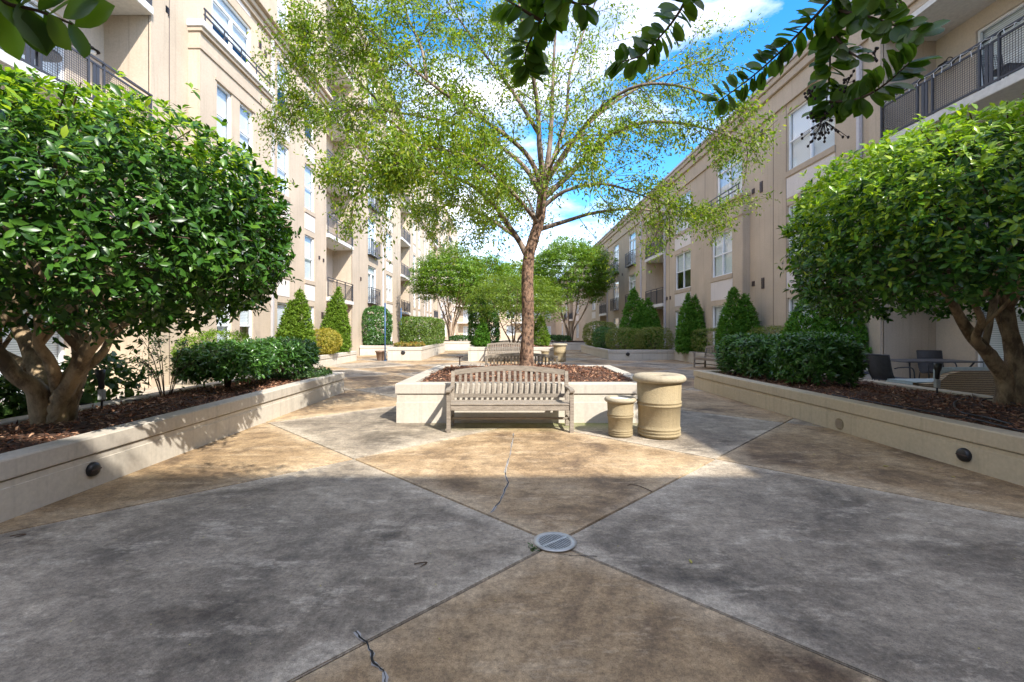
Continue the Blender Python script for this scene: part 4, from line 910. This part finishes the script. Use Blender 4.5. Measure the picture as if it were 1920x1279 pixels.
# ---- far crape myrtles, maple
def vase_tree(name, label, base, r, zc, hr, mat, bk, nst, n, size, ph, per=9, trunk_r=.1, group=None, layers=True):
    o = thing(name, label, 'tree', base, group=group); base = Vector(base); mb = MB(); sink = []; lo = zc-hr
    for i in range(nst):
        a = 6.28*i/nst+random.uniform(-.3, .3); e = Vector((math.cos(a)*r*random.uniform(.35, .7), math.sin(a)*r*random.uniform(.35, .7), zc+random.uniform(-.2, .5)*hr)); s0 = Vector((.12*math.cos(a), .12*math.sin(a), -.1))
        q = curve_pts([s0, s0+Vector((.06*math.cos(a)*r, .06*math.sin(a)*r, lo*.5)), Vector((e.x*.45, e.y*.45, lo)), e], 5); m = len(q); mb.tube(q, [trunk_r*(1-.75*k/(m-1)) for k in range(m)], 7)
        for k in range(4): a_ = q[random.randint(m//2, m-1)]; e2 = a_+Vector((random.uniform(-1, 1)*r*.5, random.uniform(-1, 1)*r*.5, random.uniform(.1, .7)*hr)); mb.tube([a_, a_.lerp(e2, .5)+Vector((0, 0, .08)), e2], [trunk_r*.3, trunk_r*.2, trunk_r*.08], 5)
    mb.build('trunk', bk, o, smooth=True)
    p, nn = superq(n, (r, r, hr), 2, -.75, .22, 2.1/ r*2.2, ph); p = p*rng.uniform(.62, 1.03, (len(p), 1)); keep = lump(p, 4.2/r*2, ph+1) > -.42; p, nn = p[keep], nn[keep]
    if layers: p[:, 2] = np.round(p[:, 2]/.55)*.55*.6+p[:, 2]*.4
    p = p+np.array([0, 0, zc]); c = link('crown', leaf_mesh('crown', *clusters(p, unit(nn*.4+np.array([0, 0, .8])), per, .28, .5, .0, size, tilt=.1), T_DIA), mat, o); c['kind'] = 'stuff'
    return o
vase_tree('crape_myrtle_tree', 'vase shaped green tree at the far left with pale bare stems', (-4.35, 37.5, .65), 3.2, 5.2, 2.5, 'myrtle', 'myrtle_bark', 6, 3600, (.16, .085), .4)
vase_tree('crape_myrtle_tree', 'vase shaped green tree at the far right with pale bare stems', (5.6, 38.5, .6), 3.7, 5.6, 3.2, 'myrtle', 'myrtle_bark', 6, 5200, (.16, .085), 2.2)
vase_tree('small_maple_tree', 'small lime green spreading tree behind the central trunk', (.55, 25.3, .65), 2.9, 2.6, 1.5, 'maple', 'twig', 4, 1900, (.12, .05), 3.1, trunk_r=.06)
vase_tree('shade_tree', 'dense leafy tree behind the central trunk at far left', (-2.0, 46, 0), 3.6, 6.0, 3.3, 'myrtle', 'myrtle_bark', 4, 3000, (.2, .1), 5.1, trunk_r=.13)
vase_tree('shade_tree', 'dense leafy tree far down the middle of the court', (2.4, 52, 0), 4.2, 6.2, 3.6, 'elm', 'myrtle_bark', 4, 3000, (.2, .1), 6.4, trunk_r=.13)

# ================================================================ SHRUBS
def cone(h, r, n, ph): return revolve(n, [(0, r*.80), (h*.12, r), (h*.4, r*.88), (h*.7, r*.56), (h*.9, r*.24), (h, .02)], .10, 5.5, ph)
def arbor(label, x, y, h, r, ph, mat='conifer', z0=.42, n=2300, group='clipped pointed conifers'):
    p = cone(h, r, n, ph); return shrub('arborvitae', label, 'conifer', (x, y, z0), p, 6, mat, (.105, .05), .07, 1.0, .14, T_SPRAY, stems=1, sr=.05, sh=h*.3, tilt=.9, group=group)
def at(px, X): return F*abs(X)/abs(px-CX)
def twin(label, x, y, h, r, ph, mat='conifer', z0=.42, dx=.3, h2=.93):
    a, na = cone(h, r*.82, 1900, ph); b, nb = cone(h*h2, r*.82, 1800, ph+2); a[:, 0] -= dx; b[:, 0] += dx; b[:, 1] -= .1
    return shrub('arborvitae', label, 'conifer', (x, y, z0), (np.concatenate([a, b]), np.concatenate([na, nb])), 6, mat, (.105, .05), .07, 1.0, .14, T_SPRAY, stems=2, sr=.05, sh=h*.25, tilt=.9, group='clipped pointed conifers')
twin('pointed conifer nearest the drainpipe of the left building', -8.15, at(555, 8.15), 2.72, .64, .5, 'conifer_lime', dx=-.16, h2=.82)
twin('taller pointed conifer below the left balconies', -8.15, at(630, 8.15), 3.2, .70, 1.7, 'conifer_lime', dx=-.12, h2=.86)
twin('tall twin topped conifer hidden partly by the right laurel hedge', 9.25, at(1546, 9.25), 2.35, .98, 2.2, dx=.35, h2=.95)
twin('twin topped conifer in front of the right ground floor window', 9.2, at(1385, 9.2), 2.8, .74, 3.1, dx=.2, h2=.9)
twin('twin topped conifer beside the right azalea hedge end', 9.2, at(1296, 9.2), 2.95, .68, 4.4, dx=.15, h2=.96)
a, na = cone(3.6, .85, 2000, 1.1); b, nb = cone(3.0, .85, 1800, 2.6); d_, nd_ = cone(2.9, .8, 1700, 5.0); a[:, 0] -= .35; b[:, 0] += .6; b[:, 1] += .2; d_[:, 1] -= .5
shrub('arborvitae', 'broad clump of three pointed conifers by the far right balcony', 'conifer', (8.1, 27.2, .45), (np.concatenate([a, b, d_]), np.concatenate([na, nb, nd_])), 6, 'conifer', (.12, .055), .08, 1.0, .14, T_SPRAY, stems=3, sr=.05, sh=.9, tilt=.9, group='clipped pointed conifers')
shrub('columnar_conifer', 'dark tall column conifer left of the central trunk', 'conifer', (-1.45, 26.0, .64), revolve(1500, [(0, .4), (.5, .56), (2.0, .55), (2.7, .3), (3.0, .03)], .1, 4, 1), 6, 'laurel', (.12, .05), .06, 1, .12, T_SPRAY, stems=1, sr=.05, sh=1, tilt=.9)
shrub('columnar_conifer', 'second dark column conifer close to the central trunk', 'conifer', (-.75, 26.3, .64), revolve(1200, [(0, .35), (.5, .48), (1.6, .45), (2.2, .25), (2.5, .03)], .1, 4, 2), 6, 'laurel', (.12, .05), .06, 1, .12, T_SPRAY, stems=1, sr=.05, sh=1, tilt=.9)
shrub('dwarf_conifer', 'small dark conifer at the front of the far square planter', 'conifer', (-1.15, 23.9, .66), cone(1.45, .42, 900, 3), 6, 'conifer', (.09, .045), .05, 1, .1, T_SPRAY, stems=1, sr=.03, sh=.5, tilt=.9)
shrub('dwarf_conifer', 'small bright lime conifer right of the central trunk', 'conifer', (1.98, 24.6, .66), cone(1.7, .46, 1000, 4), 6, 'conifer_lime', (.09, .045), .05, 1, .1, T_SPRAY, stems=1, sr=.03, sh=.5, tilt=.9)
def boxhedge(name, label, c, r, n, mat, size, e=5, per=6, tpl=T_DIA, amp=.05, zmin=-1., up=.4, sp=.06, stems=6, group=None, inward=.12):
    p, nn = superq(n, r, e, zmin, amp, 3.0, random.random()*6); p[:, 2] += r[2]
    return shrub(name, label, 'shrub', (c[0], c[1], c[2]), (p, nn), per, mat, size, sp, up, inward, tpl, stems=stems, sr=.015, sh=min(r)*.6, group=group)
boxhedge('clipped_hedge', 'bright clipped block hedge in the flower planter', (-5.1, 29.2, .62), (.92, 3.7, .85), 4200, 'hedge', (.085, .04), 7, 6, amp=.03)
boxhedge('flower_bed', 'orange and yellow flowers at the front of the box planter', (-5.05, 24.3, .64), (.72, .75, .12), 500, 'flower', (.07, .05), 4, 6, stems=0, zmin=-.2)
boxhedge('rounded_shrub', 'dark rounded clipped shrub near the blue poles', (-8.3, 29.6, .5), (.95, .95, 1.3), 2300, 'laurel', (.09, .045), 2.4, 7)
boxhedge('yellow_shrub', 'golden yellow rounded shrub between the two left conifers', (-7.85, 19.9, .44), (.68, .72, .57), 1200, 'yellow', (.065, .028), 2.2, 7, amp=.1)
boxhedge('lime_shrub', 'lime green bush against the left building wall', (-8.1, 12.9, .3), (.85, 1.1, .62), 1200, 'conifer_lime', (.06, .03), 2.2, 7, amp=.15)
for lab, x, y, rx, ry, h, n in (('nearer dark laurel bush with bare lower stems in the left planter', -4.95, 8.15, .62, .82, .36, 900), ('farther dark laurel bush at the end of the left planter', -4.85, 9.85, .66, .85, .38, 900)):
    boxhedge('laurel_bush', lab, (x, y, .55), (rx, ry, h), n, 'laurel', (.095, .028), 2.8, 9, T_OVAL, .15, -.75, 1.1, .05, 16, 'laurel bushes in the long planters', .16)
for lab, x, y, rx, ry, h in (('nearest laurel bush of the right planter', 6.2, 9.0, .66, .66, .50), ('middle laurel bush of the right planter', 6.1, 10.35, .62, .7, .47), ('laurel bush at the far end of the right planter', 6.0, 11.3, .62, .5, .46)):
    boxhedge('laurel_bush', lab, (x, y, .44), (rx, ry, h), 900, 'laurel', (.1, .03), 3.2, 9, T_OVAL, .13, -.85, 1.1, .05, 16, 'laurel bushes in the long planters', .16)
for lab, x, y, rx, ry, h in (('clipped azalea hedge left half in the angled planter', 6.6, 25.0, .95, .8, .62), ('clipped azalea hedge right half in the angled planter', 8.2, 24.9, .95, .75, .64), ('azalea hedge behind the right bench', 9.4, 20.3, .55, 1.8, .58), ('low light green azalea behind the right laurels', 9.35, 15.6, .55, 1.4, .6)):
    boxhedge('azalea_hedge', lab, (x, y, .44), (rx, ry, h), 1500, 'azalea', (.05, .022), 3.5, 7, amp=.07, group='azalea hedges by the right building')
boxhedge('dark_shrub', 'dark rounded shrub at the far corner of the angled planter', (5.95, 27.5, .44), (.55, .9, .66), 700, 'laurel', (.08, .04), 2.4, 7)
boxhedge('dark_hedge', 'reddish dark hedge further back along the right building', (6.6, 31, .44), (1.1, 1.6, .85), 1200, 'azalea', (.09, .05), 3, 6)
boxhedge('groundcover', 'low green groundcover at the end of the left planter', (-4.75, 10.3, .42), (.72, .75, .12), 700, 'ivy', (.045, .026), 3, 7, stems=0, zmin=-.2)
boxhedge('groundcover', 'low green groundcover below the far right crape myrtle', (4.2, 36.9, .52), (1.2, .6, .3), 500, 'ivy', (.12, .07), 3, 6, stems=0, zmin=-.2)
boxhedge('groundcover', 'low green plants below the far left crape myrtle', (-3.4, 36.2, .62), (.9, .4, .25), 300, 'ivy', (.12, .07), 3, 6, stems=0, zmin=-.2)
boxhedge('groundcover', 'trailing green plants along the low wall left of the blue poles', (-8.0, 28.9, .56), (.85, .35, .16), 300, 'ivy', (.1, .05), 3, 6, stems=0, zmin=-.2)
boxhedge('leafy_plant', 'broad leaved green plant beside the left path light', (-6.15, 6.9, .0), (.5, .5, .55), 150, 'ivy', (.14, .07), 2, 5, T_OVAL, .2, -1, .6, .15, 6)
boxhedge('patio_shrub', 'dark bush behind the trunks of the left glossy tree', (-6.55, 4.75, .05), (.6, .75, .5), 700, 'laurel', (.09, .04), 2.2, 8, T_OVAL, .2)
boxhedge('patio_shrub', 'second dark bush farther along the left patio edge', (-6.5, 6.2, .05), (.45, .5, .42), 450, 'ivy', (.09, .045), 2.2, 8, T_OVAL, .2)
# thin nandina shrub
nb_ = Vector((-5.35, 7.2, .45)); na_ = thing('nandina_shrub', 'thin airy shrub with sparse leaves behind the left mulch bed', 'shrub', nb_); mb = MB(); sink = []
for k in range(9):
    a = random.uniform(0, 6.28); e = Vector((math.cos(a)*.45, math.sin(a)*.4, random.uniform(.55, .95))); q = curve_pts([(0.05*math.cos(a), .05*math.sin(a), -.05), e*.5+Vector((0, 0, .12)), e], 5); mb.tube(q, [.009*(1-.6*i/10) for i in range(len(q))], 5); twigs(mb, q, .3, 6, .26, .003, sink, .4, 1.1, 1)
mb.build('stem', 'twig', na_); c = link('foliage', leaf_mesh('foliage', *leaves_on(sink, 4, .03, (.06, .024), .3), T_DIA), 'laurel', na_); c['kind'] = 'stuff'

# ================================================================ SMALL THINGS
def path_light(label, loc, aim):
    o = thing('path_spotlight', label, 'spotlight', loc, group='black spotlights on stakes'); MB().tube([(0, 0, -.06), (0, 0, .17)], .014, 8).build('stake', 'dark', o)
    MB().box(-.035, .035, -.03, .03, .13, .27).build('junction_box', 'stone', o, bevel=.006)
    mb = MB(); prof = [(.02, .27), (.032, .29), (.034, .40), (.05, .45), (.058, .53), (.05, .535), (.03, .47)]; mb.lathe(prof, 18, cap=False); rt = Matrix.Rotation(R(aim), 3, 'Y'); mb.v = [rt @ (v-Vector((0, 0, .27)))+Vector((0, 0, .27)) for v in mb.v]; mb.build('lamp_head', 'dark', o, smooth=True)
path_light('black spotlight on a stake in the left mulch bed', G(191, 768, .45), -6); path_light('black spotlight on a stake in the right mulch bed', G(1757, 742, .44), 4)
def hose(label, pix, z, r=.012):
    pts = []
    for k, q in enumerate(pix): p = G(q[0], q[1], z); p.z = z+.02; pts.append(p)
    b = pts[0].copy(); q = curve_pts(pts, 6); tag(MB(b).tube(q, r, 7).build('irrigation_hose', 'hose', loc=b, smooth=True), label, 'hose', 'black irrigation hoses on the mulch')
hose('black irrigation hose snaking over the left mulch bed', [(5, 840), (60, 812), (140, 790), (230, 775), (330, 757), (420, 735)], .46); hose('short black hose behind the left spotlight', [(140, 762), (190, 758), (265, 752)], .46, .009)
hose('black irrigation hose curling over the right mulch bed', [(1900, 800), (1850, 786), (1800, 775), (1790, 757), (1815, 748)], .45); hose('second black hose near the right trunk', [(1560, 742), (1640, 757), (1760, 778), (1830, 790), (1915, 812)], .45, .009); hose('loop of black hose at the foot of the right trunk', [(1845, 766), (1838, 755), (1860, 750), (1905, 760)], .46, .009)
for lab, px, py, Y in (('nearer slim blue painted pole by the left planters', 722, 677, 0), ('farther slim blue painted pole behind the flower planter', 752, 0, 27.9)):
    p = G(px, py) if py else Vector(((px-CX)*Y/F, Y, 0)); o = thing('blue_pole', lab, 'pole', p, group='blue poles'); MB().tube([(0, 0, 0), (0, 0, 2.85)], .035, 10).build('shaft', 'blue', o, smooth=True); MB().lathe([(.1, 0), (.1, .02), (.04, .03)], 16).build('base_plate', 'blue', o); MB().lathe([(.035, 2.85), (.045, 2.87), (.02, 2.92), (.001, 2.93)], 10).build('finial', 'blue', o)
o = thing('plant_pot', 'brown pot standing at the foot of the nearer blue pole', 'pot', G(714, 676)); MB().lathe([(.17, 0), (.25, .42), (.28, .43), (.28, .5), (.24, .5), (.22, .4)], 20, cap=False).build('pot', 'terra', o, smooth=True); MB().lathe([(.225, .43), (.001, .44)], 16, cap=False).build('soil', 'mulch', o)
bp = Vector(((862-CX)*13.6/F, 13.6, 0)); o = thing('post_light', 'small dark flat topped post beside the central planter', 'post', bp); MB().tube([(0, 0, 0), (0, 0, .72)], .02, 8).build('post', 'vent', o); MB().box(-.1, .1, -.06, .06, .72, .755).build('top_plate', 'vent', o, bevel=.005)
for lab, px, py in (('small black well light in the central mulch', 997, 688), ('small black spotlight by the central trunk', 1012, 672)):
    p = A(px, py, 8.6 if py > 680 else 9.9); o = thing('garden_light', lab, 'spotlight', (p.x, p.y, chgt(p.x-cc[0], p.y-cc[1])-.01)); MB().lathe([(.035, 0), (.05, .03), (.055, .075), (.045, .08), (.002, .075)], 16).build('lamp_body', 'dark', o, smooth=True); MB().tube([(0, 0, -.08), (0, 0, .02)], .01, 6).build('stake', 'dark', o)
# patio paving on the right and furniture
pz = .1
def patio_chair(label, x, y, rz):
    o = thing('patio_chair', label, 'chair', (x, y, pz), rz, 'black sling patio chairs')
    for s in (-1, 1):
        q = curve_pts([(s*.27, -.28, 0), (s*.27, -.26, .4), (s*.27, -.2, .62), (s*.27, .1, .64), (s*.27, .24, .62)], 4); MB().tube(q, .014, 6).build('arm_frame', 'rail', o, smooth=True)
        MB().tube(curve_pts([(s*.25, -.24, .4), (s*.25, .2, .38), (s*.25, .36, .9)], 4), .014, 6).build('seat_frame', 'rail', o, smooth=True); MB().tube([(s*.26, .28, 0), (s*.26, .18, .36)], .014, 6).build('rear_leg', 'rail', o)
    pr = curve_pts([(0, -.24, .4), (0, .2, .375), (0, .36, .9)], 5); vs = []
    for p in pr: vs += [(-.24, p.y, p.z), (.24, p.y, p.z)]
    mb = MB().add(vs, [(2*i, 2*i+1, 2*i+3, 2*i+2) for i in range(len(pr)-1)]); so2 = mb.build('sling', 'sling', o, smooth=True); md = so2.modifiers.new('thick', 'SOLIDIFY'); md.thickness = .008
    MB().tube([(-.25, .36, .9), (.25, .36, .9)], .014, 6).build('top_bar', 'rail', o)
pp = MB().box(7.78, RX+1.38, 6.4, 11.95, -.04, pz).build('right_patio', 'slabc'); pp['kind'] = 'structure'
lp = MB().box(LX-1.1, -5.8, 4.0, 12.4, -.04, .05).build('left_patio', 'grey'); lp['kind'] = 'structure'
o = thing('patio_table', 'dark rectangular patio table on the right patio', 'table', (9.75, 10.55, pz)); MB().box(-.85, .85, -.5, .5, .70, .73).build('table_top', 'tabletop', o, bevel=.008)
for sx in (-1, 1):
    for sy in (-1, 1): MB().tube(curve_pts([(sx*.7, sy*.4, 0), (sx*.6, sy*.3, .35), (sx*.72, sy*.42, .7)], 4), .018, 7).build('leg', 'rail', o, smooth=True)
patio_chair('black sling chair at the left front of the patio table', 8.3, 9.75, R(100)); patio_chair('black sling chair at the left back of the patio table', 8.95, 11.35, R(60)); patio_chair('black sling chair beyond the right end of the patio table', 10.75, 11.3, R(-20)); 
o = thing('wicker_sofa', 'brown wicker sofa with aqua cushion behind the right mulch bed', 'sofa', (8.75, 8.75, pz), R(4))
vs = []; pr = [(-.95, .42), (-.8, .40), (-.55, .42), (-.35, .58), (-.1, .64), (.5, .64), (.95, .62)]
mb = MB()
for (x0, h0), (x1, h1) in zip(pr, pr[1:]): mb.add([(x0, -.12, 0), (x1, -.12, 0), (x1, -.12, h1), (x0, -.12, h0), (x0, 0, 0), (x1, 0, 0), (x1, 0, h1), (x0, 0, h0)], [(0, 1, 2, 3), (5, 4, 7, 6), (3, 2, 6, 7)])
mb.build('backrest', 'wicker', o); MB().box(-.95, .95, .003, .75, 0, .3).build('seat_base', 'wicker', o, bevel=.02); MB().box(.85, .95, .003, .75, .303, .5).build('arm', 'wicker', o, bevel=.02)
MB().box(-.85, .8, .02, .72, .303, .42).build('seat_cushion', 'cushion', o, bevel=.04); MB().box(-.42, .7, .01, .14, .43, .70).build('back_cushion', 'cushion', o, bevel=.04)
# balcony things
o = thing('balcony_chair', 'dark wire chair on the upper right balcony', 'chair', (RX+.5, 9.5, 6.5)); mb = MB()
for s in (-1, 1): mb.tube([(s*.22, -.22, 0), (s*.22, -.22, .45)], .012, 6).tube([(s*.22, .22, 0), (s*.22, .3, .95)], .012, 6)
mb.build('frame', 'rail', o); mb = MB()
for k in range(9): mb.tube([(-.22, .225+.0085*k, .5+.055*k), (.22, .225+.0085*k, .5+.055*k)], .005, 4); mb.tube([(-.2+.05*k, .22, .46), (-.2+.05*k, .3, .95)], .005, 4)
mb.build('back_mesh', 'rail', o); MB().box(-.24, .24, -.24, .24, .44, .47).build('seat', 'rail', o, bevel=.01)
o = thing('balcony_table', 'round dark table on the upper left balcony', 'table', (LX-.5, 9.3, 6.5)); MB().lathe([(.36, .70), (.38, .71), (.38, .73), (.36, .74)], 28).build('table_top', 'rail', o); MB().tube([(0, 0, .03), (0, 0, .7)], .025, 8).build('pedestal', 'rail', o); MB().lathe([(.25, 0), (.25, .02), (.03, .05)], 20).build('foot', 'rail', o)
mb = MB((RX-.06, 9, 7.5)); y = 6.5; pts = []
while y < 11.95: pts.append((RX-.1, y, 7.53-.06*abs(math.sin(y*7))-random.random()*.05)); y += .07
mb.tube(pts, .006, 4)
for p in pts[::3]: mb.tube([p, (p[0]-.01, p[1]+random.uniform(-.04, .04), p[2]-random.uniform(.05, .16))], .007, 4)
tag(mb.build('string_lights', 'string', loc=(RX-.06, 9, 7.5)), 'white icicle string lights wound along the upper right balcony rail', 'string lights')
# litter on the paving
for lab, px, py, l, a in (('thin curled twig lying across the paving joint', 1200, 915, .26, 2.2), ('short brown twig on the left grey slab', 36, 1005, .10, .3), ('thin twig left of the drain', 790, 1058, .09, .15)):
    p = G(px, py); q = curve_pts([(-l/2*math.cos(a), -l/2*math.sin(a), .006), (.01, 0, .012), (l*.4*math.cos(a), l*.4*math.sin(a), .008), (l*.45*math.cos(a)-.04, l*.45*math.sin(a)-.05, .006)], 4); tag(MB().tube(q, [.004]*(len(q)-3)+[.003, .002, .0015], 5).build('twig', 'twig', loc=p), lab, 'twig')
for i, (px, py, l) in enumerate(((1655, 875, .07), (1297, 1058, .05), (1528, 797, .05), (1610, 878, .035), (1475, 787, .04), (1750, 880, .04), (1793, 896, .045), (1528, 852, .05))):
    p = G(px, py); mb = MB(); a = random.uniform(0, 6.28); V, Fs = T_OVAL; me = bpy.data.meshes.new('leaf'); me.from_pydata([(v[0]*l*.4, v[1]*l, abs(v[2])*l*1.5+.004) for v in V], [], Fs)
    o = link('fallen_leaf', me, 'dryleaf', None, p, a)
    tag(o, ['largest yellow fallen leaf near the right planter wall', 'pale fallen leaf right of the drain', 'small fallen leaf at the foot of the right planter', 'tiny yellow leaf beside the largest fallen leaf', 'fallen leaf close to the slab joint by the right planter', 'small yellow leaf below the round step light', 'yellow leaf nearest the right frame edge on paving', 'curled dry leaf on the shaded tan slab'][i], 'leaf', 'fallen leaves')
o = link('paving_debris', leaf_mesh('debris', np.stack([rng.uniform(-3.8, 4.9, 260), rng.uniform(1.5, 9, 260), np.full(260, .004)], 1), rnd(260)*[1, 1, .1], np.tile([0, 0, 1.], (260, 1)), rng.uniform(.006, .018, 260), rng.uniform(.004, .01, 260)), 'dryleaf'); tag(o, 'tiny specks of dry leaf litter scattered over the paving', 'debris', kind='stuff')
